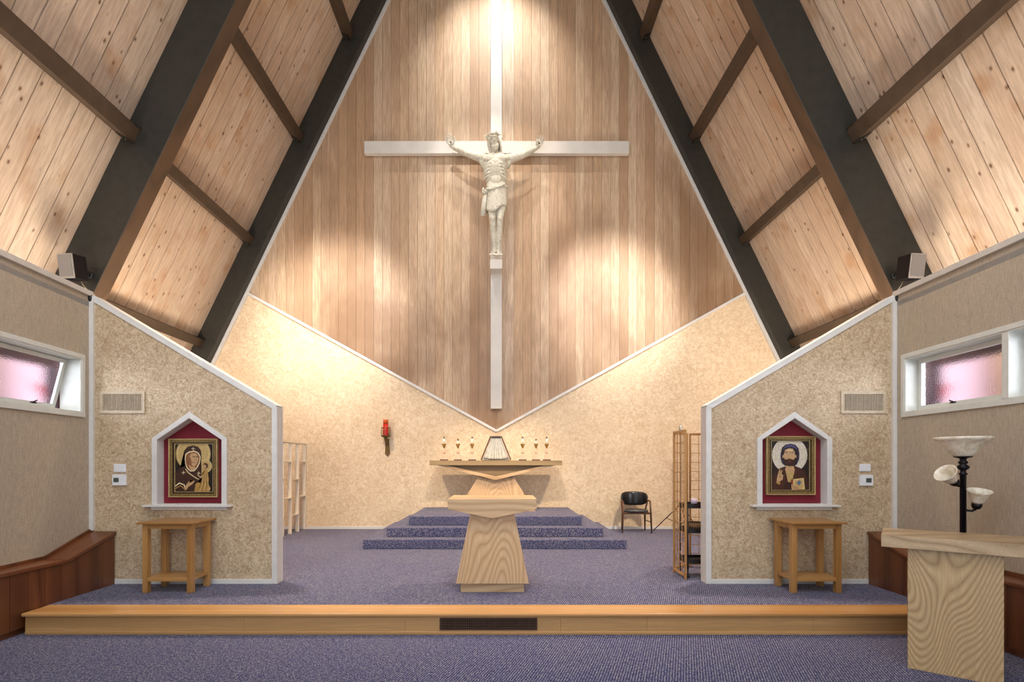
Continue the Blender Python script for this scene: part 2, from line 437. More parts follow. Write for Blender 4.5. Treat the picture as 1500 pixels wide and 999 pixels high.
# ------------------------------------------------ side walls (slightly splayed)
SW = {}
for s, nm, X0, dx in ((-1, 'left', -4.76, .081), (1, 'right', 4.557, -.043)):
    U = Vector((dx, -1, 0)).normalized(); N = Vector((s, s*dx*1.0, 0))
    N = Vector((s*1.0, 0, 0)) - U*Vector((s*1.0, 0, 0)).dot(U); N.normalize()
    SW[s] = (Vector((X0, YW, 0)), U, N)
    O = SW[s][0]
    ZT = 3.52; a, b, c, d = .16, 2.62, 2.165, 2.775
    bm = BM()
    prism(bm, [(-.14, 0), (7.4, 0), (7.4, c), (-.14, c)], O, U, Z3, N, 0, .22)
    prism(bm, [(-.14, d), (7.4, d), (7.4, ZT), (-.14, ZT)], O, U, Z3, N, 0, .22)
    prism(bm, [(-.14, c), (a, c), (a, d), (-.14, d)], O, U, Z3, N, 0, .22)
    prism(bm, [(b, c), (7.4, c), (7.4, d), (b, d)], O, U, Z3, N, 0, .22)
    wl = struct('wall_'+nm, bm, M['fabric'])
    # ledge behind the top of the wall, out to the roof (holds the cove lights)
    bm = BM(); prism(bm, [(-.14, 0), (7.4, 0), (7.4, 2.2), (-.14, 2.2)], O + Z3*(ZT-.12), U, N, Z3, 0, .06)
    struct('ledge', bm, M['trimgrey'], wl)
    bm = BM(); prism(bm, [(0, ZT), (7.4, ZT), (7.4, ZT+.06), (0, ZT+.06)], O, U, Z3, N, -.03, .25)
    struct('trim_3' if s < 0 else 'trim_4', bm, M['trimgrey'], bevel=.004)
    # corner moulding
    bm = BM(); prism(bm, [(0.0, .82), (.035, .82), (.035, ZT), (0.0, ZT)], O, U, Z3, N, -.045, -.0005)
    struct('trim_5' if s < 0 else 'trim_6', bm, M['trim'], bevel=.003)
    # ---- windows
    bm = BM(); e = .05
    for (p0, p1, q0, q1) in ((a-e, b+e, d, d+e), (a-e, b+e, c-e, c), (a-e, a, c, d), (b, b+e, c, d)):
        prism(bm, [(p0, q0), (p1, q0), (p1, q1), (p0, q1)], O, U, Z3, N, -.018, -.0005)
    m0, m1 = 1.335, 1.40
    prism(bm, [(m0, c), (m1, c), (m1, d), (m0, d)], O, U, Z3, N, -.012, .21)
    for (p0, p1, q0, q1) in ((a, b, d-.014, d), (a, b, c, c+.014), (a, a+.014, c+.014, d-.014), (b-.014, b, c+.014, d-.014)):
        prism(bm, [(p0, q0), (p1, q0), (p1, q1), (p0, q1)], O, U, Z3, N, -.012, .21)
    win = struct('window_1' if s < 0 else 'window_2', bm, M['sash'], bevel=.003)
    for (p0, p1) in ((a+.02, m0-.006), (m1+.006, b-.02)):
        tilt = math.radians(14 if s < 0 else 0)
        # sash hinged at the head, foot pushed outwards
        D = .12; hz = d-.02
        V = (Z3*math.cos(tilt) - N*math.sin(tilt)); Nn = (N*math.cos(tilt) + Z3*math.sin(tilt))
        OO = O + N*D + Z3*hz; L = d - c - .045
        bm = BM(); r = .045
        for (x0, x1, y0, y1) in ((p0, p1, -r, 0), (p0, p1, -L, -L+r), (p0, p0+r, -L+r, -r), (p1-r, p1, -L+r, -r)):
            prism(bm, [(x0, y0), (x1, y0), (x1, y1), (x0, y1)], OO, U, V, Nn, 0, .035)
        sa = struct('sash', bm, M['sash'], win, bevel=.003)
        bm = BM(); prism(bm, [(p0+r-.004, -L+r-.004), (p1-r+.004, -L+r-.004), (p1-r+.004, -r+.004), (p0+r-.004, -r+.004)], OO, U, V, Nn, .014, .020)
        struct('pane', bm, M['winglass'], sa)
        mid = (p0+p1)/2 + .02
        bm = BM(); P0 = O + U*mid + Z3*(c+.045) + N*.02
        tube(bm, [P0 - U*.03, P0 + U*.03], .010, 8)
        tube(bm, [P0 + U*.03 - N*.0, P0 + U*.045 - N*.03 + Z3*.0, P0 + U*.01 - N*.045 + Z3*.02], .006, 6)
        obj('handle', bm, M['bracket'], win)
    # ---- outside the windows: a pink return wall, a dark eave post and beam, a red brace
    bm = BM(); xa, xb = O.x + s*.34, O.x + s*4.6
    box(bm, min(xa, xb), max(xa, xb), 6.75, 6.85, -.5, 3.3)
    obj('outer_wall', bm, M['outpink'], origin=(xa, 6.8, -.5))['kind'] = 'structure'
    bm = BM(); xp = 5.42 if s > 0 else -5.64; box(bm, xp-.08, xp+.08, 6.40, 6.52, -.5, 2.95)
    box(bm, xp-.05, xp+.05, 5.35, 6.40, 2.80, 2.93)
    prism(bm, [(0, 0), (.06, 0), (.36, .62), (.30, .62)], (xp+s*.02, 6.6, 2.0), X3*s, Z3, Y3, 0, .05, 1)
    obj('outer_post', bm, [M['outdark'], M['outred']], origin=(xp, 6.4, -.5))['kind'] = 'structure'

# ------------------------------------------------ wing walls with niches
def niche_pts(cx, hw, z0, zs, zp): return [(cx-hw, z0), (cx+hw, z0), (cx+hw, zs), (cx, zp), (cx-hw, zs)]
WING = {}
for s, nm, xo, xi, xcap in ((-1, 'left', -4.75, -2.61, 0), (1, 'right', 4.55, 2.375, 0)):
    zo, zi = 3.53, 2.25
    pts = [(xo, HS), (xi, HS), (xi, zi), (xo, zo)]
    bm = BM(); prism(bm, pts, (0, YW, 0), X3, Z3, Y3, 0, .14)
    wo = struct('wall_%s_wing' % nm, bm, M['stucco_wing'])
    cx = at(278.5 if s < 0 else 1163, 0, YW).x
    hw = .385
    z0, zs, zp = at(0, 739.8, YW).z, at(0, 643.5, YW).z, at(0, 611, YW).z
    bm = BM(); prism(bm, niche_pts(cx, hw, z0, zs, zp), (0, YW, 0), X3, Z3, Y3, -.05, .125)
    bmesh.ops.recalc_face_normals(bm, faces=bm.faces[:])
    cut = obj('cut', bm, M['trim'])
    md = wo.modifiers.new('n', 'BOOLEAN'); md.operation = 'DIFFERENCE'; md.object = cut; md.solver = 'EXACT'
    freeze(wo); bpy.data.objects.remove(cut)
    # surround: face trim and reveal lining
    tw = .048
    outer = niche_pts(cx, hw+tw, z0, zs+.012, zp+tw*1.25)
    inner = niche_pts(cx, hw, z0, zs, zp)
    bm = BM()
    for i in (1, 2, 3, 4):
        j = (i+1) % 5
        A, B_, c_, d_ = inner[i], inner[j], outer[j], outer[i]
        prism(bm, [A, B_, c_, d_], (0, YW, 0), X3, Z3, -Y3, .0005, .02)
    lin = niche_pts(cx, hw-.012, z0+.012, zs-.006, zp-.014)
    for i in range(5):
        j = (i+1) % 5
        prism(bm, [inner[i], inner[j], lin[j], lin[i]], (0, YW, 0), X3, Z3, Y3, -.0195, .12)
    nt = thing('icon_niche', 'white peaked niche with burgundy lining in the %s plaster wall' % nm, 'niche', (cx, YW, z0))
    obj('surround', bm, M['trim'], nt, bevel=.002)
    bm = BM(); prism(bm, niche_pts(cx, hw-.013, z0+.013, zs-.007, zp-.016), (0, YW, 0), X3, Z3, Y3, .105, .119)
    obj('backing', bm, M['burg'], nt, label='burgundy backing panel')
    bm = BM(); box(bm, cx-.515-.0, cx+.50, YW-.075, YW+.02, z0-.018, z0+.004)
    obj('sill', bm, M['trim'], nt, bevel=.004)
    bm = BM(); box(bm, cx-.44, cx+.43, YW-.022, YW-.0005, z0-.055, z0-.018)
    obj('apron', bm, M['trim'], nt, bevel=.003)
    WING[s] = (cx, z0, zs, zp, nt)
    # sloping cap and edge trims
    bm = BM()
    p, q = Vector((xo, zo)), Vector((xi, zi)); t = (q-p).normalized(); n = Vector((-t.y, t.x)); n = n if n.y > 0 else -n
    prism(bm, [tuple(p), tuple(q), tuple(q+n*.02), tuple(p+n*.02)], (0, YW, 0), X3, Z3, Y3, -.012, .155)
    prism(bm, [tuple(p-n*.045), tuple(q-n*.045), tuple(q), tuple(p)], (0, YW, 0), X3, Z3, Y3, -.012, -.0005)
    struct('trim_7' if s < 0 else 'trim_8', bm, M['trim'], bevel=.003)
    bm = BM()
    box(bm, min(xi, xi-s*.012), max(xi, xi-s*.012), YW-.012, YW+.152, HS, zi)
    box(bm, min(xi, xi+s*.05), max(xi, xi+s*.05), YW-.012, YW-.0005, HS, zi)
    struct('trim_9' if s < 0 else 'trim_10', bm, M['trim'], bevel=.003)
    bm = BM(); xx = XC + s*4.37
    box(bm, min(xi+s*.05, xx), max(xi+s*.05, xx), YW-.015, YW-.0005, HS, HS+.055)
    struct('baseboard_%s_wing' % nm, bm, M['trim'], bevel=.003)
# short junction fillers between wing cap end and side wall
# ------------------------------------------------ rafters and purlins
th = .25
def rafter(side, Yf, label, thick, AI=AI):
    n = Vector((-side*math.cos(math.atan(SL)), 0, -math.sin(math.atan(SL))))
    bm = BM(); z0, z1 = (2.3, (AI)/SL+.0)
    pts = [(roofx(side, z0, AR)+0, z0), (roofx(side, z1, AR), z1), (roofx(side, z1, AI), z1), (roofx(side, z0, AI), z0)]
    pts = [(pts[0][0], z0), (XC, AR/SL), (XC, AI/SL), (pts[3][0], z0)]
    prism(bm, pts, (0, Yf, 0), X3, Z3, Y3, 0, thick)
    bm.normal_update()
    for f in bm.faces:
        c = f.calc_center_median()
        if thick > .2 and abs(f.normal.y) < .1 and abs(c.x - (roofx(side, c.z, AI))) < .02: f.material_index = 1
    o = obj('rafter_beam', bm, [M['beam'], M['soffit']], origin=(pts[0][0], Yf, z0), bevel=.008)
    return tag(o, label, 'roof beam', 'dark sloping rafter beams')
rafter(-1, 7.2, 'thick dark sloping rafter nearest the viewer on the left, behind the left speaker', th, 7.561)
rafter(1, 7.2, 'thick dark sloping rafter nearest the viewer on the right, behind the right speaker', th, 7.561)
rafter(-1, 10.6, 'dark rafter running along the left edge of the cedar back wall', .15)
rafter(1, 10.6, 'dark rafter running along the right edge of the cedar back wall', .15)
def purlin(side, zc, y0, y1, label, w=.17, D=.175):
    """bearer under the boards; zc is the height of its lower corner"""
    sn = math.atan(SL); up = Vector((-side*math.sin(sn), 0, math.cos(sn)))    # up the slope
    inn = Vector((-side*math.cos(sn), 0, -math.sin(sn)))
    base = Vector((roofx(side, zc), 0, zc)) 
    t = thing('purlin_beam', label, 'roof beam', (base.x, y0, base.z), 'dark cross purlins between the rafters')
    bm = BM()
    prism(bm, [(0, 0.002), (w, 0.002), (w, D), (0, D)], base, up, inn, Y3, y0+.001, y1-.001)
    obj('timber', bm, M['purlin'], t, bevel=.005)
    for ye, sg in ((y0, 1), (y1, -1)):
        bm = BM()
        prism(bm, [(-.012, .02), (w+.012, .02), (w+.012, D+.012), (-.012, D+.012)], base, up, inn, Y3, min(ye+sg*.002, ye+sg*.16), max(ye+sg*.002, ye+sg*.16)) if False else None
        # hanger: cheek plates and a seat
        for c0, c1 in ((-.008, -.0005), (w+.0005, w+.008)):
            prism(bm, [(c0, .02), (c1, .02), (c1, D+.008), (c0, D+.008)], base, up, inn, Y3, min(ye+sg*.002, ye+sg*.13), max(ye+sg*.002, ye+sg*.13))
        prism(bm, [(-.03, .01), (w+.03, .01), (w+.03, D+.03), (-.03, D+.03)], base, up, inn, Y3, min(ye+sg*.0005, ye+sg*.008), max(ye+sg*.0005, ye+sg*.008)) if False else None
        obj('bracket', bm, M['bracket'], t)
        for bb in (.06, .115):
            bm = BM(); cpt = base + inn*bb + up*(-.008)
            tube(bm, [cpt + Y3*(ye+sg*.05) , cpt - up*.014 + Y3*(ye+sg*.05)], .012, 6)
            obj('bolt', bm, M['steel'], t)
    return t
ys0, ys1 = 7.2+th, 10.6
for side, sn_ in ((-1, 'left'), (1, 'right')):
    for zc, w_ in ((4.06, 'lowest'), (6.18, 'second'), (8.30, 'third'), (10.42, 'fourth')):
        purlin(side, zc, ys0, ys1, '%s dark purlin up the %s roof slope between the two rafters' % (w_, sn_))
for side, sn_ in ((-1, 'left'), (1, 'right')):
    purlin(side, 6.18, -1.2, 7.2, 'long dark purlin crossing the %s upper corner in front of the near rafter' % sn_, .21, .21)
# ================================================================ STAGE STEP
bxl, bxr = -4.455, 4.22
bm = BM(); box(bm, bxl, bxr, 4.74, 5.05, HS-.028, HS+.004)
st = thing('stage_step', 'long honey oak step edge crossing the front of the blue sanctuary carpet', 'step', (XC, 4.76, 0))
obj('tread', bm, M['tread'], st, bevel=.010)
gx0, gx1, gz0, gz1 = at(644, 0, 4.76).x, at(787, 0, 4.76).x, .045, .158
bm = BM()
for (x0, x1, z0, z1) in ((bxl+.02, gx0, .03, HS-.03), (gx1, bxr, .03, HS-.03), (gx0, gx1, .03, gz0), (gx0, gx1, gz1, HS-.03)):
    # boards with fine butt joints
    xs = [x0] + [x for x in (-3.9, -2.4, -.9, .55, 1.35, 2.9) if x0 < x < x1] + [x1]
    for a, b in zip(xs, xs[1:]): box(bm, a+.0008, b-.0008, 4.765, 4.79, z0, z1)
obj('riser', bm, M['riser'], st)
bm = BM(); box(bm, bxl+.02, bxr, 4.757, 4.79, 0.001, .03)
obj('shoe_strip', bm, M['riser'], st, bevel=.004)
gt = BM()
for (x0, x1, z0, z1) in ((gx0, gx1, gz0, gz0+.008), (gx0, gx1, gz1-.008, gz1), (gx0, gx0+.01, gz0+.008, gz1-.008), (gx1-.01, gx1, gz0+.008, gz1-.008)):
    box(gt, x0, x1, 4.757, 4.775, z0, z1)
n = 44
for i in range(1, n):
    x = gx0 + (gx1-gx0)*i/n; box(gt, x-.0035, x+.0035, 4.765, 4.775, gz0+.008, gz1-.008)
for i in range(1, 5):
    z = gz0 + (gz1-gz0)*i/5; box(gt, gx0+.01, gx1-.01, 4.766, 4.774, z-.0035, z+.0035)
obj('vent_grille', gt, M['bronzegrille'], st, label='brown metal grille')
bm = BM(); box(bm, gx0, gx1, 4.80, 4.81, gz0, gz1); obj('vent_back', bm, M['slot'], st)

# ================================================================ DAIS
d = thing('carpeted_dais', 'three stepped platform in blue carpet under the rear altar', 'platform', (XC, 8.93, HS))
for hw, y0, z0, z1 in ((2.14, 8.30, HS, HS+.153), (1.825, 8.61, HS+.153, HS+.308), (1.51, 8.93, HS+.308, HS+.465)):
    bm = BM(); box(bm, XC-hw, XC+hw, y0, YB-.02, z0+.001, z1)
    obj('step', bm, M['carpet'], d, bevel=.012)
DZ = HS+.465

# ================================================================ FRONT ALTAR
ax = XC + .012
al = thing('altar_table', 'light oak altar with V shaped slab on a flared pedestal, front centre of the sanctuary', 'altar', (ax, 5.75, HS))
zt = 1.217
bm = BM(); yf = 5.43
prism(bm, [(-.472, zt), (.472, zt), (.472, zt-.108), (0, zt-.209), (-.472, zt-.108)], (ax, yf, 0), X3, Z3, Y3, 0, .64)
obj('slab', bm, M['oakx'], al, bevel=.003)
bm = BM()
prism(bm, [(-.392, .302), (.392, .302), (.235, zt-.15), (0, zt-.205), (-.235, zt-.15)], (ax, 5.495, 0), X3, Z3, Y3, 0, .50)
obj('pedestal', bm, M['oak'], al, bevel=.003)
bm = BM(); box(bm, ax-.342, ax+.342, 5.535, 5.95, HS+.001, .3015)
obj('plinth', bm, M['oakx'], al, bevel=.003)

# ================================================================ REAR ALTAR
ra = thing('altar_shelf', 'weathered oak altar with wide thin top and V brace on the carpeted dais', 'altar', (XC, 10.1, DZ))
zt2 = 1.645; yf2 = 9.75
bm = BM(); box(bm, XC-1.262, XC+1.262, yf2, 10.62, zt2-.092, zt2)
obj('slab', bm, M['greyoak'], ra, bevel=.004)
zb = zt2-.0925
bm = BM(); prism(bm, [(-1.11, zb), (1.11, zb), (0, zb-.262)], (XC, yf2+.16, 0), X3, Z3, Y3, 0, .5)
obj('brace', bm, M['greyoak'], ra)
bm = BM()
prism(bm, [(-1.13, zb), (-.93, zb), (0, zb-.215), (0, zb-.285)], (XC, yf2+.05, 0), X3, Z3, Y3, 0, .62)
prism(bm, [(1.13, zb), (0, zb-.285), (0, zb-.215), (.93, zb)], (XC, yf2+.05, 0), X3, Z3, Y3, 0, .62)
obj('brace_edge', bm, M['oakx'], ra, bevel=.002)
bm = BM(); prism(bm, [(-.76, DZ+.001), (.76, DZ+.001), (.34, zb-.22), (0, zb-.284), (-.34, zb-.22)], (XC, yf2+.15, 0), X3, Z3, Y3, 0, .40)
obj('pedestal', bm, M['oak'], ra, bevel=.003)

# veiled tabernacle
ty = 9.95
tb = thing('tabernacle', 'tapered wooden box veiled in pleated grey white cloth, centre of the rear altar top', 'tabernacle', (XC, ty+.12, zt2))
def tz(zz): return zt2 + zz
hb, ht, hh = .29, .108, .475
def board(bm, p, q, w, y0, y1):
    p, q = Vector(p), Vector(q); t = (q-p).normalized(); n = Vector((-t.y, t.x))*w/2
    prism(bm, [tuple(p-n), tuple(q-n), tuple(q+n), tuple(p+n)], (XC, 0, zt2), X3, Z3, Y3, y0, y1)
bm = BM()
board(bm, (-hb, .012), (-ht, hh-.012), .022, ty, ty+.2); board(bm, (hb, .012), (ht, hh-.012), .022, ty, ty+.2)
board(bm, (-ht-.008, hh-.008), (ht+.008, hh-.008), .018, ty-.002, ty+.202)
box(bm, XC-hb+.015, XC+hb-.015, ty+.005, ty+.2, zt2+.001, zt2+.012)
obj('frame', bm, M['walnut'], tb)
bm = BM(); nx, nz = 72, 14
gridv = []
for j in range(nz+1):
    v = j/nz; row = []
    for i in range(nx+1):
        u = -1 + 2*i/nx
        half = (ht-.014) + (hb-.045-ht+.014)*(1-v)
        sag = .03*(u*u)*(1-v)
        y = ty + .035 + .017*math.sin(u*26 + 1.2*math.sin(u*5))*(1.1-.6*v) + .004*math.sin(u*81)
        row.append(bm.verts.new((XC + u*half, y, zt2 + .022 + sag + v*(hh-.045-.022))))
    gridv.append(row)
for j in range(nz):
    for i in range(nx):
        f = bm.faces.new((gridv[j][i], gridv[j][i+1], gridv[j+1][i+1], gridv[j+1][i])); f.smooth = True
o = obj('veil', bm, M['cloth'], tb); sm = o.modifiers.new('t', 'SOLIDIFY'); sm.thickness = .003
bm = BM(); prism(bm, [(-hb+.03, .013), (hb-.03, .013), (ht-.02, hh-.02), (-ht+.02, hh-.02)], (XC, ty+.06, zt2), X3, Z3, Y3, 0, .12)
obj('case', bm, M['cloth'], tb)

# candlesticks
def candlestick(tall):
    t = thing('candlestick', 'x', 'candlestick', (0, 0, 0), 'marble candlesticks on the rear altar')
    bm = BM(); box(bm, -.056, .056, -.04, .04, 0, .018); obj('base', bm, M['walnut'], t, bevel=.002)
    bm = BM()
    frustum(bm, (-.05, .05, -.03, .03, .0185), (-.018, .018, -.018, .018, .105))
    # upright diamond
    for (z0, r0, z1, r1) in ((.03, .004, .115, .026), (.115, .026, .185, .007)):
        lathe(bm, [(r0, z0), (r1, z1)], n=6)
    obj('stem', bm, M['pinkstone'], t)
    bm = BM(); lathe(bm, [(.001, .175), (.008, .178), (.034, .243), (.034, .247), (.012, .247), (.001, .24)], n=8); obj('cup', bm, M['cup'], t)
    hc = .325 if tall else .293
    bm = BM(); lathe(bm, [(.001, .246), (.0145, .246), (.0145, hc), (.001, hc)], n=14); obj('candle', bm, M['candle'], t)
    bm = BM(); lathe(bm, [(.001, hc), (.015, hc), (.015, hc+.018), (.004, hc+.024), (.003, hc+.036), (.0001, hc+.037)], n=14); obj('follower', bm, M['brass'], t)
    return t
ct, cs = candlestick(True), candlestick(False)
specs = [(218, 1, 'tall candlestick at the far left end of the rear altar top'),
 (363, 0, 'short candlestick between two tall ones left of the veiled tabernacle'),
 (512, 1, 'tall candlestick just left of the veiled tabernacle'),
 (1040, 1, 'tall candlestick just right of the veiled tabernacle'),
 (1180, 0, 'short candlestick between two tall ones right of the veiled tabernacle'),
 (1292, 1, 'tall candlestick at the far right end of the rear altar top')]
used = {0: False, 1: False}
for zx, tall, lab in specs:
    Yc = 9.86; p = at(620+zx/7.143, 0, Yc); src = ct if tall else cs
    if not used[tall]: src.location = (p.x, Yc, zt2+.0005); src['label'] = lab; used[tall] = True; src.scale = (1.3, 1.3, 1.3)
    else: dup(src, (p.x, Yc, zt2+.0005), lab)

# ================================================================ CROSS
cy = 10.66; P71 = 71.0
cxm = at(727, 0, cy).x
cr = thing('wooden_cross', 'large off-white cross mounted on the cedar boarded back wall', 'cross', (cxm, cy, 2.71))
az1, az0 = at(0, 206.5, cy).z, at(0, 224.5, cy).z
ztop = 14.6; vw = .118
bm = BM(); box(bm, cxm-vw, cxm+vw, cy+.001, cy+.115, at(0, 598.5, cy).z, ztop)
obj('upright', bm, M['crosspaint'], cr, bevel=.004)
bm = BM()
xa0, xa1 = at(533.5, 0, cy).x, at(921.5, 0, cy).x
box(bm, xa0, cxm-vw-.0005, cy, cy+.10, az0, az1); box(bm, cxm+vw+.0005, xa1, cy, cy+.10, az0, az1)
box(bm, cxm-vw-.0005, cxm+vw+.0005, cy-.006, cy+.0005, az0, az1)
obj('crossbar', bm, M['crosspaint'], cr, bevel=.004)
fy = 10.36; fz1, fz0 = at(0, 379.7, fy).z, at(0, 393.5, fy).z
bm = BM(); box(bm, cxm-.122, cxm+.122, fy, cy, fz0, fz1)
obj('footrest', bm, M['crosspaint'], cr, bevel=.004)
for zz in (3.6, 6.0, 9.2):
    bm = BM(); box(bm, cxm-.08, cxm+.08, cy+.1155, YB-.029, zz, zz+.1); obj('wall_mount', bm, M['crosspaint'], cr)
for xx in (-1.9, 1.9):
    bm = BM(); box(bm, cxm+xx-.05, cxm+xx+.05, cy+.1005, YB-.029, (az0+az1)/2-.05, (az0+az1)/2+.05); obj('wall_mount', bm, M['crosspaint'], cr)

# ================================================================ FIGURE ON THE CROSS
SY = 10.46
def S(zx, zy, dy=0.0):
    """zx, zy in survey marks of the figure (4 marks a pixel), dy depth in metres (minus = towards the room)"""
    return at(600+zx/3.996, 170+zy/3.996, SY) + Vector((0, dy, 0))
k4 = SY/F/3.996     # metres per mark
YF = (0, 1, 0)
bm = BM()
# trunk: elliptical rings
def trunk(bm, rows, n=28):
    rings = []
    for (zx, zy, hw, dp, dy) in rows:
        c = S(zx, zy, dy); ring = []
        for i in range(n):
            a = 2*PI*i/n
            ca, sa = math.cos(a), math.sin(a)
            e = .85
            ring.append(bm.verts.new(c + Vector((math.copysign(abs(ca)**e, ca)*hw*k4, math.copysign(abs(sa)**e, sa)*dp, 0))))
        rings.append(ring)
    for a, b in zip(rings, rings[1:]):
        for i in range(n): bm.faces.new((a[i], a[(i+1)%n], b[(i+1)%n], b[i]))
    bm.faces.new(rings[0]); bm.faces.new(rings[-1][::-1])
trunk(bm, [(500, 212, 22, .07, .02), (502, 226, 46, .10, .01), (504, 240, 72, .13, .0), (503, 258, 78, .155, -.01), (502, 285, 75, .165, -.02), (502, 315, 70, .16, -.02),
           (502, 345, 64, .145, -.01), (504, 370, 59, .12, .0), (507, 395, 57, .115, .01), (508, 420, 60, .125, .0), (508, 450, 63, .14, -.0), (508, 485, 64, .145, -.0), (508, 515, 60, .13, .0), (508, 535, 50, .10, .0)])
# pectorals, ribs, belly hollow rim
for sx in (-1, 1):
    ball(bm, S(502+sx*34, 272, -.125), 36*k4, .065, 24*k4, 20)
    for i in range(5):
        zy = 300 + i*15
        pts = []
        for t in range(7):
            u = t/6
            pts.append(S(502 + sx*(20+i*3 + u*(50-i*2)), zy + 14*u*u + i*2, -.175 + .012*i + .115*u*u*1.15))
        tube(bm, pts, [.010, .015, .017, .017, .016, .014, .010], 8)
for t in range(12):
    pass
pts = [S(502 + 36*math.cos(a), 362 - 36*math.sin(a), -.135) for a in [i*PI/10 for i in range(11)]]
tube(bm, pts, .017, 8)
ball(bm, S(505, 385, -.085), 34*k4, .05, 34*k4, 18)
# neck and head (leaning to the viewer's left)
tube(bm, [S(503, 246, .0), S(498, 222, -.035), S(492, 196, -.075)], [.098, .078, .075], 16)
hr = Matrix.Rotation(math.radians(-14), 3, 'Y') @ Matrix.Rotation(math.radians(14), 3, 'X')
HC = S(492, 166, -.10)
ball(bm, HC, .098, .125, .135, 24, hr)
def Hd(x, y, z): return HC + hr @ Vector((x, y, z))
ball(bm, Hd(0, -.045, -.075), .070, .085, .085, 18, hr)      # jaw
tube(bm, [Hd(0, -.115, .025), Hd(0, -.150, -.025), Hd(0, -.118, -.035)], [.011, .019, .014], 8)   # nose
for s in (-1, 1):
    tube(bm, [Hd(s*.008, -.120, .036), Hd(s*.045, -.112, .04), Hd(s*.072, -.085, .028)], [.011, .014, .009], 8)  # brow
    ball(bm, Hd(s*.038, -.108, .012), .019, .012, .010, 10, hr)      # closed eye
    ball(bm, Hd(s*.055, -.095, -.03), .024, .02, .026, 10, hr)       # cheekbone
    ball(bm, Hd(s*.100, .005, -.005), .014, .026, .038, 10, hr)      # ear
tube(bm, [Hd(-.028, -.118, -.070), Hd(0, -.130, -.066), Hd(.028, -.118, -.070)], [.006, .011, .006], 8)  # lips
# arms
def arm(s, sh, el, wr, palm, fingers, thumb):
    tube(bm, [S(*sh), S(*[(sh[i]*.55+el[i]*.45) for i in range(2)], (sh[2]+el[2])/2), S(*el), S(*[(el[i]*.6+wr[i]*.4) for i in range(2)], (el[2]*.6+wr[2]*.4)), S(*wr)],
         [.095, .080, .064, .066, .040], 16)
    ball(bm, S(sh[0]-s*2, sh[1]-4, sh[2]), .095, .09, .085, 18)
    w, p = S(*wr), S(*palm)
    tube(bm, [w, (w+p)/2, p], [.040, .056, .050], 14, flat=((0,1,0), .62))
    for chain, r in fingers: tube(bm, [S(*q) for q in chain], [r*1.25, r*1.12, r*1.05, r*.8], 8)
    tube(bm, [S(*q) for q in thumb], [.026, .022, .016], 8)
arm(-1, (432, 250, 0), (335, 214, .03), (252, 172, .06), (238, 150, .04),
    [([(246,150,.04), (246,130,.02), (243,116,-.0), (240,102,-.01)], .0125),
     ([(238,146,.04), (234,126,.02), (228,114,-.01), (225,104,-.03)], .013),
     ([(230,148,.04), (222,132,.02), (217,122,-.01), (218,110,-.03)], .0125),
     ([(226,156,.04), (216,146,.02), (213,136,.0), (213,126,-.02)], .0115)],
    [(250,160,.03), (262,140,.0), (262,122,-.02)])
arm(1, (575, 254, 0), (665, 222, .03), (742, 178, .06), (760, 157, .04),
    [([(752,152,.04), (752,136,.02), (753,126,.0), (750,116,-.01)], .0125),
     ([(761,152,.04), (763,134,.02), (766,122,-.01), (768,112,-.03)], .013),
     ([(769,155,.04), (774,140,.02), (779,130,-.01), (778,118,-.03)], .0125),
     ([(774,162,.04), (781,152,.02), (783,142,.0), (782,132,-.02)], .0115)],
    [(750,165,.03), (744,150,-.0), (745,138,-.02)])
# armpit folds joining arms to chest
for s, x0, x1 in ((-1, 400, 440), (1, 612, 566)):
    tube(bm, [S(x0, 246, .02), S((x0+x1)/2, 262, .0), S(x1, 300, .0)], [.045, .062, .06], 12)
# legs: thighs, knees bent slightly forward, shins, feet
for s, hipx, knx, anx, tox in ((-1, 480, 486, 496, 487), (1, 537, 530, 521, 525)):
    tube(bm, [S(hipx, 500, .0), S((hipx+knx)/2, 560, -.05), S(knx, 612, -.10), S(knx+ (anx-knx)*.15, 650, -.07), S(knx+(anx-knx)*.45, 700, -.02), S(anx, 762, .02), S(anx, 795, .02)],
         [.118, .098, .066, .058, .060, .036, .036], 18)
    ball(bm, S(knx, 618, -.13), .045, .042, .055, 14)
    tube(bm, [S(anx, 790, .03), S((anx+tox)/2, 802, -.02), S(tox, 818, -.085)], [.044, .043, .042], 12)
    for i in range(5):
        bx_ = tox + (i-2)*9.0
        tube(bm, [S(bx_*.7+tox*.3, 816, -.07), S(bx_, 824, -.115), S(bx_, 829, -.135)], [.017, .016, .011], 8)
bd = obj('statue', bm, M['statue'], origin=(S(505, 836).x, SY, S(505, 836).z))
rm = bd.modifiers.new('r', 'REMESH'); rm.mode = 'VOXEL'; rm.voxel_size = .0095; rm.use_smooth_shade = True
cs_ = bd.modifiers.new('s', 'SMOOTH'); cs_.factor = .5; cs_.iterations = 3
freeze(bd)
tag(bd, 'off-white sculpted figure with outstretched arms, loincloth and thorn crown, on the big cross', 'statue')
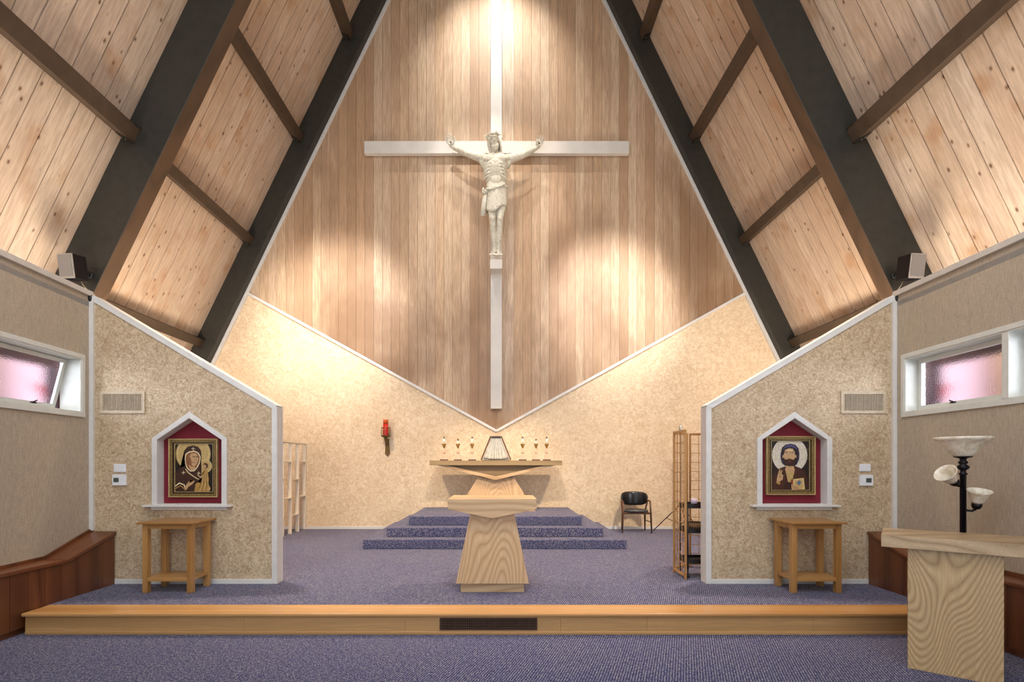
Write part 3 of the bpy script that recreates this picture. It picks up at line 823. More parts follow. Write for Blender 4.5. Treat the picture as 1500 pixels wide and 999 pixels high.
# loincloth
bm = BM()
rows = []; n = 40
def lc_row(v):
    ring = []
    for i in range(n):
        a = 2*PI*i/n; ca, sa = math.cos(a), math.sin(a)
        fx = (ca+1)/2
        top = 452 - 26*fx
        bot = 562 + 22*math.sin(PI*min(1, fx*1.4)) - 44*max(0, fx-.45)
        zy = top + (bot-top)*v
        wob = .007*math.sin(a*9 + v*4) + .005*math.sin(a*17+v*9)
        hw = (67 - 7*v)*k4 + wob; dp = .165 + .012*v + wob
        c = S(507, zy, -.005)
        ring.append(bm.verts.new(c + Vector((ca*hw, -sa*dp, 0))))
    return ring
rows = [lc_row(j/9) for j in range(10)]
for a, b in zip(rows, rows[1:]):
    for i in range(n):
        f = bm.faces.new((a[i], a[(i+1)%n], b[(i+1)%n], b[i])); f.smooth = True
o = obj('loincloth', bm, M['statue'], bd); sm = o.modifiers.new('t', 'SOLIDIFY'); sm.thickness = .022; sm.offset = 0
freeze(o)
bm = BM()
# rolled waist band, knot and hanging tail
pts = []
for i in range(25):
    a = 2*PI*i/24; ca, sa = math.cos(a), math.sin(a); fx = (ca+1)/2
    pts.append(S(507, 454-28*fx, -.005) + Vector((ca*68*k4, -sa*.172, .004*math.sin(a*11))))
tube(bm, pts, .021, 8, cap=False)
pts2 = [S(447 + 110*t, 452 + 12*math.sin(t*PI) - 30*t, -.165 - .02*math.sin(t*PI)) for t in [i/8 for i in range(9)]]
tube(bm, pts2, .016, 8)
ball(bm, S(447, 462, -.14), .042, .035, .036, 12)
tube(bm, [S(440, 455, -.13), S(432, 445, -.15), S(428, 468, -.15), S(442, 476, -.14)], .020, 8)
tube(bm, [S(446, 470, -.13), S(440, 505, -.13), S(434, 550, -.12), S(429, 598, -.11)], [.030, .042, .046, .046], 12, flat=((0,1,0), .35))
obj('waist_sash', bm, M['statue'], bd)
# fold ridges over the cloth front
bm = BM()
for (x0, y0, x1, y1, c) in ((452, 500, 560, 470, 12), (455, 530, 566, 500, 14), (462, 552, 568, 522, 14)):
    tube(bm, [S(x0+(x1-x0)*t, y0+(y1-y0)*t+c*math.sin(PI*t), -.015-.158*math.sin(PI*(.1+.8*t))) for t in [i/8 for i in range(9)]], [.004, .009, .012, .013, .013, .013, .012, .009, .004], 8)
obj('cloth_fold', bm, M['statue'], bd)
# hair and beard
bm = BM(); rs = random.Random(5)
for i in range(46):
    a = PI*.12 + (2*PI-.0)*i/46
    bx_, by_ = math.sin(a), math.cos(a)       # by_ = +1 back
    if by_ < -.35: continue
    L = .23 + rs.random()*.07
    p0 = Hd(bx_*.06, by_*.07-.0, .115)
    p1 = Hd(bx_*.108, by_*.118, .045)
    p2 = Hd(bx_*.118+rs.uniform(-.01, .01), by_*.115, -.05)
    p3 = Hd(bx_*.108+rs.uniform(-.02, .02), by_*.10-.035, .06-L)
    tube(bm, [p0, p1, p2, p3], [.016, .022, .021, .008], 7)
for i in range(15):
    a = -1.15 + 2.3*i/14
    p0 = Hd(math.sin(a)*.078, -.035-.075*math.cos(a), -.075)
    p1 = Hd(math.sin(a)*.062+rs.uniform(-.008, .008), -.04-.08*math.cos(a), -.125)
    p2 = Hd(math.sin(a)*.028, -.035-.07*math.cos(a), -.185-.02*math.cos(a))
    tube(bm, [p0, p1, p2], [.013, .018, .007], 7)
obj('hair', bm, M['statue'], bd, label='shoulder-length hair and beard')
bm = BM()
for k in range(4):
    pts = []
    for i in range(41):
        a = 2*PI*i/40
        rr = .118 + .012*math.sin(a*5+k*1.9)
        pts.append(Hd(math.cos(a)*rr, math.sin(a)*(rr+.02), .078 + .020*math.sin(a*4+k*1.6) + .006*k))
    tube(bm, pts, .0085, 6, cap=False)
for i in range(22):
    a = 2*PI*i/22 + rs.uniform(-.1, .1)
    b0 = Hd(math.cos(a)*.12, math.sin(a)*.14, .085)
    dirn = hr @ Vector((math.cos(a)*rs.uniform(.2, 1), math.sin(a)*rs.uniform(.2, 1), rs.uniform(-.1, 1.1))).normalized()
    tube(bm, [b0, b0 + dirn*rs.uniform(.045, .10)], [.0075, .001], 6)
# looping bramble ends at the side
tube(bm, [Hd(.10, -.03, .08), Hd(.17, -.04, .075), Hd(.19, -.04, .03), Hd(.165, -.04, .0), Hd(.14, -.03, .03)], .008, 6)
tube(bm, [Hd(-.10, -.03, .10), Hd(-.17, -.04, .12), Hd(-.19, -.04, .10)], [.009, .008, .003], 6)
obj('crown_of_thorns', bm, M['statue'], bd)
for p in (S(242, 158, -.02), S(757, 163, -.02)):
    bm = BM(); lathe(bm, [(.001, -.02), (.016, -.018), (.016, -.008), (.007, -.006), (.007, .09), (.001, .09)], p, (0, 1, 0), 8); obj('nail', bm, M['bracket'], bd, label='dark nail through the hand')
for p in (S(489, 800, -.06), S(524, 800, -.06)):
    bm = BM(); lathe(bm, [(.001, -.015), (.014, -.012), (.014, -.004), (.006, 0), (.006, .06), (.001, .06)], p, Vector((0, .8, -.6)), 8); obj('nail', bm, M['bracket'], bd, label='dark nail through the foot')

# ================================================================ WALL CANDLE SCONCE
sx = at(567, 0, YB).x; sz = at(0, 639, YB).z; syy = YB-.13
sc_ = thing('wall_sconce', 'aged brass wall bracket under a red candle left of the rear altar', 'sconce', (sx, YB, sz))
bm = BM()
lathe(bm, [(.001, -.045), (.035, -.04), (.095, -.008), (.105, .008), (.098, .008), (.03, -.01), (.001, -.01)], (sx, syy, sz), n=24)
obj('dish', bm, M['brass'], sc_)
bm = BM()
prism(bm, [(-.035, -.05), (.035, -.05), (.05, -.37), (.0, -.42), (-.05, -.37)], (sx+.01, YB-.03, sz), X3, Z3, Y3, 0, .029)
obj('back_plate', bm, M['brass'], sc_, bevel=.004)
bm = BM(); tube(bm, [(sx, syy, sz-.04), (sx, syy, sz-.10), (sx+.005, YB-.09, sz-.16), (sx+.01, YB-.03, sz-.17)], [.028, .020, .018, .018], 10)
ball(bm, (sx, syy, sz-.07), .034, .034, .028, 14); obj('arm', bm, M['brass'], sc_)
bm = BM()
for a in [i*2*PI/6+.4 for i in range(6)]:
    x, y = sx+math.cos(a)*.088, syy+math.sin(a)*.088
    tube(bm, [(x, y, sz), (x, y, sz+.17)], .007, 6)
tube(bm, [(sx+math.cos(a)*.088, syy+math.sin(a)*.088, sz+.17) for a in [i*2*PI/24 for i in range(25)]], .007, 6, cap=False)
obj('gallery', bm, M['brass'], sc_)
bm = BM(); lathe(bm, [(.001, 0), (.052, 0), (.054, .01), (.054, .24), (.001, .24)], (sx, syy, sz+.009), n=28)
rc = obj('sanctuary_candle', bm, M['redwax'], origin=(sx, syy, sz+.009)); tag(rc, 'red sanctuary candle standing in the brass wall bracket', 'candle')
bm = BM(); lathe(bm, [(.001, .2402), (.054, .2402), (.053, .33), (.044, .33), (.042, .28), (.001, .28)], (sx, syy, sz+.009), n=28)
obj('glass_rim', bm, M['orangewax'], rc, label='orange rim')

# ================================================================ LATTICE DIVIDER (left of the dais)
lx = -4.13
ld = thing('lattice_divider', 'cream open lattice divider standing between the left plaster wing and the back wall', 'room divider', (lx, 9.6, HS))
zlt = 2.01
ys = [10.80, 10.43, 10.07, 9.71, 9.35, 8.99, 8.63]
def bar(nm, x0, x1, y0, y1, z0, z1): 
    bm = BM(); box(bm, x0, x1, y0, y1, z0, z1); return obj(nm, bm, M['trim_cream'], ld, bevel=.003)
M['trim_cream'] = plain('cream_paint', srgb('#e2d6c2'), .5, var=.02)
for y in ys: bar('upright', lx-.075, lx, y-.012, y+.012, HS+.001, zlt-.025)
bar('top_rail', lx-.08, lx+.005, ys[-1]-.012, ys[0]+.012, zlt-.0245, zlt)
hs_ = [(1.62, .91), (1.27, .56), (1.62, .91), (1.30, .56), (1.62, .91), (1.27, .56)]
for (y1, y0), zz in zip(zip(ys, ys[1:]), hs_):
    for z in zz: bar('shelf', lx-.073, lx-.002, y0+.0125, y1-.0125, z-.012, z+.012)

# ================================================================ ARMCHAIR
# local frame: x right, y back, z up
def LB(T):
    def f(bm_pts): return bm_pts
ca_, sa_ = math.cos(math.radians(-6)), math.sin(math.radians(-6))
co = Vector((at(930, 0, 10.43).x, 10.40, HS))
def CL(x, y, z): return co + Vector((x*ca_ - y*sa_, x*sa_ + y*ca_, z))
ch = thing('armchair', 'mid-century armchair with curved black leather back and walnut legs, right of the carpeted dais', 'chair', co)
M['seatpad'] = plain('glossy_seat_leather', srgb('#3a3a3c'), .25)
for s in (-1, 1):
    bm = BM(); tube(bm, [CL(s*.285, -.22, .0), CL(s*.272, -.20, .40), CL(s*.262, -.195, .60)], [.014, .021, .016], 12); obj('leg', bm, M['walnut'], ch)
    bm = BM(); tube(bm, [CL(s*.235, .27, .0), CL(s*.225, .20, .40), CL(s*.262, .12, .62)], [.014, .021, .016], 12); obj('leg', bm, M['walnut'], ch)
    bm = BM(); tube(bm, [CL(s*.262, -.20, .60), CL(s*.275, -.08, .635), CL(s*.268, .10, .635), CL(s*.225, .20, .66)], [.016, .022, .022, .017], 10, flat=((0,0,1), .7)); obj('armrest', bm, M['walnut'], ch)
    bm = BM(); tube(bm, [CL(s*.279, -.215, .22), CL(s*.231, .235, .22)], .010, 8); obj('stretcher', bm, M['walnut'], ch)
bm = BM()
tube(bm, [CL(-.262, -.19, .39), CL(.262, -.19, .39)], .015, 8); tube(bm, [CL(-.225, .18, .39), CL(.225, .18, .39)], .015, 8)
for s in (-1, 1): tube(bm, [CL(s*.262, -.19, .39), CL(s*.225, .18, .39)], .015, 8)
obj('seat_frame', bm, M['walnut'], ch)
bm = BM()
prof = []
for i in range(24):
    a = 2*PI*i/24; c, s = math.cos(a), math.sin(a); e = .55
    prof.append((math.copysign(abs(c)**e, c), math.copysign(abs(s)**e, s)))
rings = []
for f_, z in ((.90, .405), (1.0, .42), (1.0, .445), (.92, .462), (.6, .470), (.05, .472)):
    rings.append([bm.verts.new(CL(x*.245*f_, -.01+y*.215*f_, z)) for x, y in prof])
for a, b in zip(rings, rings[1:]):
    for i in range(24): bm.faces.new((a[i], a[(i+1)%24], b[(i+1)%24], b[i])).smooth = True
bm.faces.new(rings[0]); bm.faces.new(rings[-1]); obj('seat', bm, M['seatpad'], ch)
# curved backrest
bm = BM(); na, nz = 20, 8; G0, G1 = [], []
for j in range(nz+1):
    v = -1+2*j/nz; r0, r1 = [], []
    for i in range(na+1):
        a = math.radians(-72 + 144*i/na); u = -1+2*i/na
        hh_ = .135*(1-abs(u)**3.2)**.5 + .006
        z = .665 + v*hh_
        R = .265 + .012*v
        for lst, dr in ((r0, -.016*(1-v*v)**.5*(1-.6*u*u)-.003), (r1, .016)):
            lst.append(bm.verts.new(CL(math.sin(a)*(R+dr), .03 + math.cos(a)*(R+dr)*.85, z)))
    G0.append(r0); G1.append(r1)
for j in range(nz):
    for i in range(na):
        for G in (G0, G1): bm.faces.new((G[j][i], G[j][i+1], G[j+1][i+1], G[j+1][i])).smooth = True
for i in range(na):
    bm.faces.new((G0[0][i], G0[0][i+1], G1[0][i+1], G1[0][i])); bm.faces.new((G0[nz][i], G0[nz][i+1], G1[nz][i+1], G1[nz][i]))
for j in range(nz):
    bm.faces.new((G0[j][0], G0[j+1][0], G1[j+1][0], G1[j][0])); bm.faces.new((G0[j][na], G0[j+1][na], G1[j+1][na], G1[j][na]))
obj('backrest', bm, M['leather'], ch)

# ================================================================ TRIPOD STAND behind the folding screen
tx = at(997, 0, 10.25).x; tyy = 10.25; zpt = at(0, 621, tyy).z
tr = thing('tripod_stand', 'slim black tripod stand with silver tip behind the wooden folding screen', 'stand', (tx, tyy, HS))
bm = BM(); tube(bm, [(tx, tyy, HS+.12), (tx, tyy, zpt-.13)], .011, 8); obj('pole', bm, M['blackmetal'], tr)
bm = BM(); lathe(bm, [(.001, 0), (.03, .0), (.032, .02), (.032, .10), (.014, .11), (.012, .13), (.001, .13)], (tx, tyy, zpt-.13), n=14); obj('tip', bm, M['silver'], tr, label='silver tip')
bm = BM(); lathe(bm, [(.012, 0), (.026, 0), (.026, .06), (.012, .06)], (tx, tyy, HS+.52), n=12, closed=True); obj('collar', bm, M['blackmetal'], tr)
for a in (150, 270, 30):
    a = math.radians(a); dx_, dy_ = math.cos(a), math.sin(a)
    bm = BM(); tube(bm, [(tx+dx_*.02, tyy+dy_*.02, HS+.55), (tx+dx_*.55, tyy+dy_*.5, HS+.012)], .009, 8); lg = obj('leg', bm, M['blackmetal'], tr)
    bm = BM(); tube(bm, [(tx, tyy, HS+.16), (tx+dx_*.29, tyy+dy_*.26, HS+.29)], .006, 6); obj('brace', bm, M['blackmetal'], tr)

# ================================================================ FOLDING SCREEN
fs = thing('folding_screen', 'tall wooden folding screen with square lattice openings beside the right plaster wing', 'folding screen', (2.22, 6.3, HS))
def panel(p, q, ncol):
    p, q = Vector((p[0], p[1], 0)), Vector((q[0], q[1], 0)); U = (q-p); L = U.length; U.normalize(); N = Vector((-U.y, U.x, 0))
    h0, h1, r = HS+.03, HS+1.80, .026
    bm = BM()
    for a, b in ((0, r), (L-r, L)): prism(bm, [(a, HS+.001), (b, HS+.001), (b, h1), (a, h1)], p, U, Z3, N, -.011, .011)
    for z in (h0, h1-r*1.2): prism(bm, [(r+.0005, z), (L-r-.0005, z), (L-r-.0005, z+r*1.2), (r+.0005, z+r*1.2)], p, U, Z3, N, -.010, .010)
    fr = obj('panel_frame', bm, M['bamboo'], fs, bevel=.002)
    bm = BM()
    for i in range(1, ncol):
        x = r + (L-2*r)*i/ncol; prism(bm, [(x-.0035, h0+r), (x+.0035, h0+r), (x+.0035, h1-r), (x-.0035, h1-r)], p, U, Z3, N, .0004, .006)
    nr = 14
    for i in range(1, nr):
        z = h0+r + (h1-h0-2*r)*i/nr; prism(bm, [(r, z-.0035), (L-r, z-.0035), (L-r, z+.0035), (r, z+.0035)], p, U, Z3, N, -.006, -.0004)
    obj('lattice', bm, M['bamboo'], fr)
panel((2.205, 6.13), (2.20, 6.55), 4)
panel((2.215, 6.585), (2.50, 6.90), 4)
panel((2.53, 6.915), (2.97, 6.83), 4)

# ================================================================ BLACK CART with things on it
kt = thing('shelf_cart', 'black three-tier metal cart half hidden between the folding screen and the right plaster wing', 'cart', (2.55, 6.36, HS))
kx0, kx1, ky0, ky1 = 2.245, 2.80, 6.20, 6.50
for z in (HS+.19, HS+.56, HS+.86):
    bm = BM(); box(bm, kx0+.002, kx1-.002, ky0+.002, ky1-.002, z, z+.012)
    for (a, b, c, e) in ((kx0, kx1, ky0, ky0+.008), (kx0, kx1, ky1-.008, ky1), (kx0, kx0+.008, ky0+.008, ky1-.008), (kx1-.008, kx1, ky0+.008, ky1-.008)):
        box(bm, a, b, c, e, z-.012, z+.045)
    obj('tray', bm, M['black'], kt)
for x in (kx0+.012, kx1-.012):
    for y in (ky0+.012, ky1-.012):
        bm = BM(); tube(bm, [(x, y, HS+.055), (x, y, HS+.90)], .010, 8); obj('post', bm, M['black'], kt)
        bm = BM(); lathe(bm, [(.012, -.011), (.026, -.010), (.027, 0), (.026, .010), (.012, .011)], (x, y, HS+.028), (1, 0, 0), 16, closed=True); obj('caster', bm, M['black'], kt)
bm = BM(); lathe(bm, [(.001, 0), (.035, 0), (.040, .09), (.036, .09), (.032, .01), (.001, .01)], (2.355, 6.27, HS+.8725), n=20)
tag(obj('mug', bm, plain('lilac_cup', srgb('#b7abc0'), .4), origin=(2.355, 6.27, HS+.8725)), 'small pale lilac cup on the top tray of the black cart', 'cup')
bm = BM()
lathe(bm, [(.001, 0), (.09, 0), (.125, .09), (.118, .092), (.085, .012), (.001, .012)], (2.40, 6.35, HS+.5725), n=10)
tag(obj('basket', bm, plain('brown_wicker', srgb('#7d5c3a'), .8, var=.3, scale=90), origin=(2.40, 6.35, HS+.5725)), 'brown basket on the middle tray of the black cart', 'basket')

# ================================================================ END TABLES
def end_table(cx, label):
    t = thing('side_table', label, 'table', (cx, 5.70, HS), 'golden oak side tables under the icon niches')
    zt = HS+.765; hw = .268; y0, y1 = 5.50, 5.86
    bm = BM(); box(bm, cx-.302, cx+.302, 5.455, 5.915, zt-.022, zt); obj('tabletop', bm, M['tablex'], t, bevel=.006)
    for sx_ in (-1, 1):
        for y in (y0, y1-.058):
            bm = BM(); xa = cx+sx_*hw; box(bm, min(xa, xa-sx_*.058), max(xa, xa-sx_*.058), y, y+.058, HS+.001, zt-.0225); obj('leg', bm, M['table'], t, bevel=.003)
    bm = BM(); i = hw-.0585
    box(bm, cx-i, cx+i, y0+.008, y0+.028, zt-.075, zt-.0225); box(bm, cx-i, cx+i, y1-.028, y1-.008, zt-.075, zt-.0225)
    for s in (-1, 1):
        xa = cx+s*(hw-.008); box(bm, min(xa, xa-s*.02), max(xa, xa-s*.02), y0+.0585, y1-.0585, zt-.075, zt-.0225)
    obj('apron', bm, M['tablex'], t)
    bm = BM()
    box(bm, cx-hw+.008, cx+hw-.008, y0+.0585, y1-.0585, HS+.135, HS+.165); box(bm, cx-i, cx+i, y0+.006, y0+.0585, HS+.125, HS+.165); box(bm, cx-i, cx+i, y1-.0585, y1-.01, HS+.135, HS+.165)
    obj('lower_shelf', bm, M['tablex'], t)
end_table(-3.595, 'golden oak side table with lower shelf beneath the left icon of woman and child')
end_table(3.385, 'golden oak side table with lower shelf beneath the right icon of bearded man')

# ================================================================ WALL FITTINGS on the wings
for s, x0, x1, nm in ((-1, 147, 213, 'left'), (1, 1231, 1297, 'right')):
    a, b = at(x0, 573, YW).x, at(x1, 573, YW).x; z1, z0 = at(0, 573, YW).z, at(0, 606, YW).z
    vt = thing('wall_vent', 'slotted air vent high on the %s plaster wing' % nm, 'vent', ((a+b)/2, YW, z0), 'slotted air vents on the plaster wings')
    bm = BM(); r = .036
    for (p0, p1, q0, q1) in ((a, b, z0, z0+r), (a, b, z1-r, z1), (a, a+r, z0+r, z1-r), (b-r, b, z0+r, z1-r)): box(bm, p0, p1, YW-.016, YW-.0005, q0, q1)
    obj('frame', bm, M['vent'], vt, bevel=.003)
    bm = BM(); n_ = 24
    for i in range(n_):
        x = a+r + (b-a-2*r)*(i+.5)/n_; box(bm, x-.0035, x+.0035, YW-.013, YW-.004, z0+r, z1-r)
    obj('slats', bm, M['vent'], vt)
    bm = BM(); box(bm, a+r, b-r, YW-.003, YW-.0005, z0+r, z1-r); obj('backing', bm, M['ventdark'], vt)
for s, pa, pb, nm in ((-1, (167.5, 185, 679.5, 691.5), (166, 186, 695, 711), 'left'), (1, (1258.5, 1274.5, 679.5, 690.5), (1258, 1277.5, 695.5, 711.5), 'right')):
    a, b = at(pa[0], pa[3], YW), at(pa[1], pa[2], YW)
    bm = BM(); box(bm, a.x, b.x, YW-.012, YW-.0005, a.z, b.z)
    sp = tag(obj('wall_plate', bm, M['white'], origin=(a.x, YW, a.z), bevel=.002), 'small blank white wall plate above the thermostat on the %s plaster wing' % nm, 'wall plate', 'white wall plates')
    bm = BM(); box(bm, a.x+.012, b.x-.012, YW-.0145, YW-.0122, a.z+.012, b.z-.012); obj('cover', bm, M['white'], sp, bevel=.001)
    a, b = at(pb[0], pb[3], YW), at(pb[1], pb[2], YW)
    bm = BM(); box(bm, a.x, b.x, YW-.022, YW-.0005, a.z, b.z)
    tt = tag(obj('thermostat', bm, M['white'], origin=(a.x, YW, a.z), bevel=.004), 'white thermostat with a small grey screen on the %s plaster wing' % nm, 'thermostat', 'thermostats')
    w = b.x-a.x; h = b.z-a.z
    fx0, fx1 = (.12, .50) if s < 0 else (.45, .85)
    bm = BM(); box(bm, a.x+w*fx0, a.x+w*fx1, YW-.0245, YW-.0222, a.z+h*.30, a.z+h*.70); obj('screen', bm, M['lcd'], tt)

# ================================================================ WALL BENCHES
for s, nm, fx in ((-1, 'left', -4.47), (1, 'right', 4.235)):
    O, U, N = SW[s]
    def wallx(y): return O.x + (U.x/U.y)*(y - YW)
    t = thing('wall_bench', 'red-brown boarded bench along the %s side wall, rising where it meets the plaster wing' % nm, 'bench', (fx, 5.0, 0))
    zlow, zhi, yb = .612, .812, 5.26
    yN, yF_ = 2.2, YW-.018
    def zt_(y): return zlow if y <= yb else zlow + (zhi-zlow)*(y-yb)/(yF_-yb)
    bm = BM(); k = 0; y = yF_
    while y > yN:
        y2 = max(y-.18, yN)
        for (ya, yb_) in (((y2, yb), (yb, y)) if y2 < yb < y else ((y2, y),)):
            g1 = .0025 if yb_ == y else 0; g0 = .0025 if ya == y2 else 0
            ya_, yc_ = ya+g0, yb_-g1
            prism(bm, [(ya_, .06 if ya < 4.7 else .06), (yc_, .06), (yc_, zt_(yc_)-.036), (ya_, zt_(ya_)-.036)], (fx, 0, 0), Y3, Z3, X3*s, 0.0, .018)
        y = y2
    obj('front_boards', bm, M['mahog'], t)
    bm = BM(); box(bm, min(fx+s*.03, fx+s*.05), max(fx+s*.03, fx+s*.05), yN, yF_, .001, .5); obj('kickboard', bm, M['mahog'], t)
    bm = BM(); A = [(yN, zlow), (yb, zlow), (yF_, zhi)]
    vs = []
    for (yy, zz) in A:
        wx = wallx(yy) - s*.002
        fxx = fx - s*.022
        vs.append([bm.verts.new((fxx, yy, zz-.034)), bm.verts.new((wx, yy, zz-.034)), bm.verts.new((wx, yy, zz)), bm.verts.new((fxx, yy, zz))])
    for p, q in zip(vs, vs[1:]):
        for i in range(4): bm.faces.new((p[i], p[(i+1)%4], q[(i+1)%4], q[i]))
    bm.faces.new(vs[0]); bm.faces.new(vs[-1])
    obj('bench_top', bm, M['mahogtop'], t, bevel=.008)
    bm = BM(); vs = []
    for (yy, zz) in A:
        wx = wallx(yy) - s*.002; w2 = wx - s*.018
        vs.append([bm.verts.new((wx, yy, zz+.001)), bm.verts.new((w2, yy, zz+.001)), bm.verts.new((w2, yy, zz+.03)), bm.verts.new((wx, yy, zz+.03))])
    for p, q in zip(vs, vs[1:]):
        for i in range(4): bm.faces.new((p[i], p[(i+1)%4], q[(i+1)%4], q[i]))
    bm.faces.new(vs[0]); bm.faces.new(vs[-1])
    obj('back_strip', bm, M['mahog'], t)

# ================================================================ LECTERN (front right)
Lp = Vector((3.164, 3.99, 0)); th_ = math.radians(38)
LU = Vector((math.cos(th_), -math.sin(th_), 0)); LN = Vector((math.sin(th_), math.cos(th_), 0))   # LN away from viewer
am = thing('lectern', 'flame-grained oak lectern with wide flat top, right foreground', 'lectern', Lp + LU*.27 + LN*.2)
bm = BM(); prism(bm, [(0, .001), (.539, .001), (.539, .939), (0, .939)], Lp, LU, Z3, LN, 0, .42)
obj('pedestal', bm, M['ambo'], am, bevel=.002)
bm = BM(); prism(bm, [(-.165, .9395), (.98, .9395), (.98, 1.032), (-.165, 1.032)], Lp, LU, Z3, LN, -.06, .50)
obj('top_slab', bm, M['ambox'], am, bevel=.002)

# ================================================================ FLOOR LAMP
lp = Vector((4.0, 4.44, 0))
fl = thing('floor_lamp', 'black torchiere floor lamp with three alabaster glass shades behind the lectern', 'lamp', lp)
bm = BM(); lathe(bm, [(.001, .001), (.13, .001), (.135, .012), (.12, .025), (.04, .04), (.02, .06), (.001, .06)], lp, n=32); obj('base', bm, M['blackmetal'], fl)
bm = BM(); lathe(bm, [(.023, .05), (.023, 1.495), (.031, 1.50), (.031, 1.51), (.022, 1.515), (.020, 1.535), (.040, 1.55), (.045, 1.562), (.040, 1.575), (.022, 1.588), (.034, 1.598), (.034, 1.61), (.022, 1.62), (.024, 1.632), (.03, 1.64), (.062, 1.648), (.070, 1.656), (.001, 1.657)], lp, n=24); obj('pole', bm, M['blackmetal'], fl)
bm = BM()
pr = [(.060, 1.6575), (.085, 1.68), (.110, 1.712), (.134, 1.748), (.160, 1.780), (.190, 1.796), (.200, 1.806), (.202, 1.822), (.196, 1.824), (.188, 1.806), (.156, 1.790), (.128, 1.756), (.102, 1.718), (.075, 1.685), (.001, 1.67)]
lathe(bm, pr, lp, n=48); obj('bowl_shade', bm, M['alab'], fl)
def reading_head(base, dirn, nm):
    base, dirn = Vector(base), Vector(dirn).normalized()
    bm = BM(); lathe(bm, [(.001, 0), (.028, .004), (.038, .03), (.036, .05), (.001, .052)], base, dirn, 20); so = obj('socket', bm, M['blackmetal'], fl)
    bm = BM(); lathe(bm, [(.030, .045), (.048, .07), (.060, .11), (.074, .145), (.088, .165), (.083, .166), (.070, .148), (.055, .112), (.043, .074), (.026, .05)], base, dirn, 28, closed=True); obj('glass_shade', bm, M['alab'], fl)
    return so
hb1 = lp + Vector((-.075, -.02, 1.415)); hb2 = lp + Vector((.085, -.03, 1.205))
reading_head(hb1, (-.75, -.2, .60), 'a'); reading_head(hb2, (-.05, -.25, .9), 'b')
bm = BM(); tube(bm, [lp + Vector((-.02, 0, 1.40)), lp + Vector((-.05, -.01, 1.40)), hb1 + Vector((.005, 0, -.002))], .010, 8); obj('lamp_arm', bm, M['blackmetal'], fl)
bm = BM(); tube(bm, [lp + Vector((.02, 0, 1.19)), lp + Vector((.06, -.02, 1.185)), hb2 + Vector((.0, .0, -.002))], .010, 8); obj('lamp_arm', bm, M['blackmetal'], fl)

# ================================================================ SPEAKERS
def speaker(cx_, cz_, Y, yaw, nm):
    R = Matrix.Rotation(yaw, 3, 'Z') @ Matrix.Rotation(math.radians(8), 3, 'X')
    c = Vector((cx_, Y, cz_))
    def bl(bm, x0, x1, y0, y1, z0, z1):
        n0 = len(bm.verts); box(bm, x0, x1, y0, y1, z0, z1); bm.verts.ensure_lookup_table()
        for v in bm.verts[n0:]: v.co = c + R @ v.co
    t = thing('wall_speaker', 'small black loudspeaker with grey grille low on the %s near rafter' % nm, 'speaker', c, 'loudspeakers on the near rafters')
    w, h, dpt = .215, .315, .22
    bm = BM(); bl(bm, -w/2, w/2, -dpt/2+.02, dpt/2, -h/2, h/2); obj('cabinet', bm, M['blackmetal'], t, bevel=.006)
    bm = BM(); bl(bm, -w/2, w/2, -dpt/2, -dpt/2+.0195, -h/2, h/2); obj('front_rim', bm, M['silver'], t, bevel=.004)
    bm = BM(); bl(bm, -w/2+.010, w/2-.010, -dpt/2-.008, -dpt/2-.0005, -h/2+.022, h/2-.010); obj('grille', bm, M['grille'], t, bevel=.003)
    bm = BM(); bl(bm, -.035, .035, -dpt/2-.004, -dpt/2-.0005, -h/2+.008, -h/2+.016); obj('badge', bm, M['silver'], t)
    return t, c, R, dpt, h
spk = []
for s, px, py, nm in ((-1, 107, 392, 'left'), (1, 1334, 392, 'right')):
    Y = 6.93; p = at(px, py, Y)
    yaw = math.radians(-6 if s < 0 else 6)
    t, c, R, dpt, h = speaker(p.x, p.z, Y, yaw, nm)
    back = c + R @ Vector((0, dpt/2, 0))
    wallp = Vector((back.x + s*-.0, 7.195, back.z-.02))
    bm = BM(); tube(bm, [back, back + R @ Vector((0, .05, 0)), wallp + Vector((0, -.04, 0)), wallp], .022, 8)
    lathe(bm, [(.001, -.012), (.05, -.012), (.05, 0), (.001, 0)], wallp, (0, 1, 0), 16)
    obj('mount', bm, M['black'], t)
    corner = Vector((s*1.0, 0, 0))
    e = at(134 if s < 0 else 1311.5, 436, 5.92)
    b0 = c + R @ Vector((-s*-.0, dpt/2-.01, -h/2))
    bm = BM(); tube(bm, [b0, b0 + Vector((-s*.02, 0, -.05)), (b0*.45+e*.55) + Vector((0, .02, -.0)), e + Vector((0, .05, .05)), e + Vector((0, -.012, .0)), e + Vector((0, -.02, -.04))], .005, 6)
    obj('speaker_cable', bm, M['cable'], t)
    bm = BM(); ball(bm, e + Vector((0, -.02, -.005)), .024, .018, .05, 10); obj('cable_clip', bm, M['black'], t)
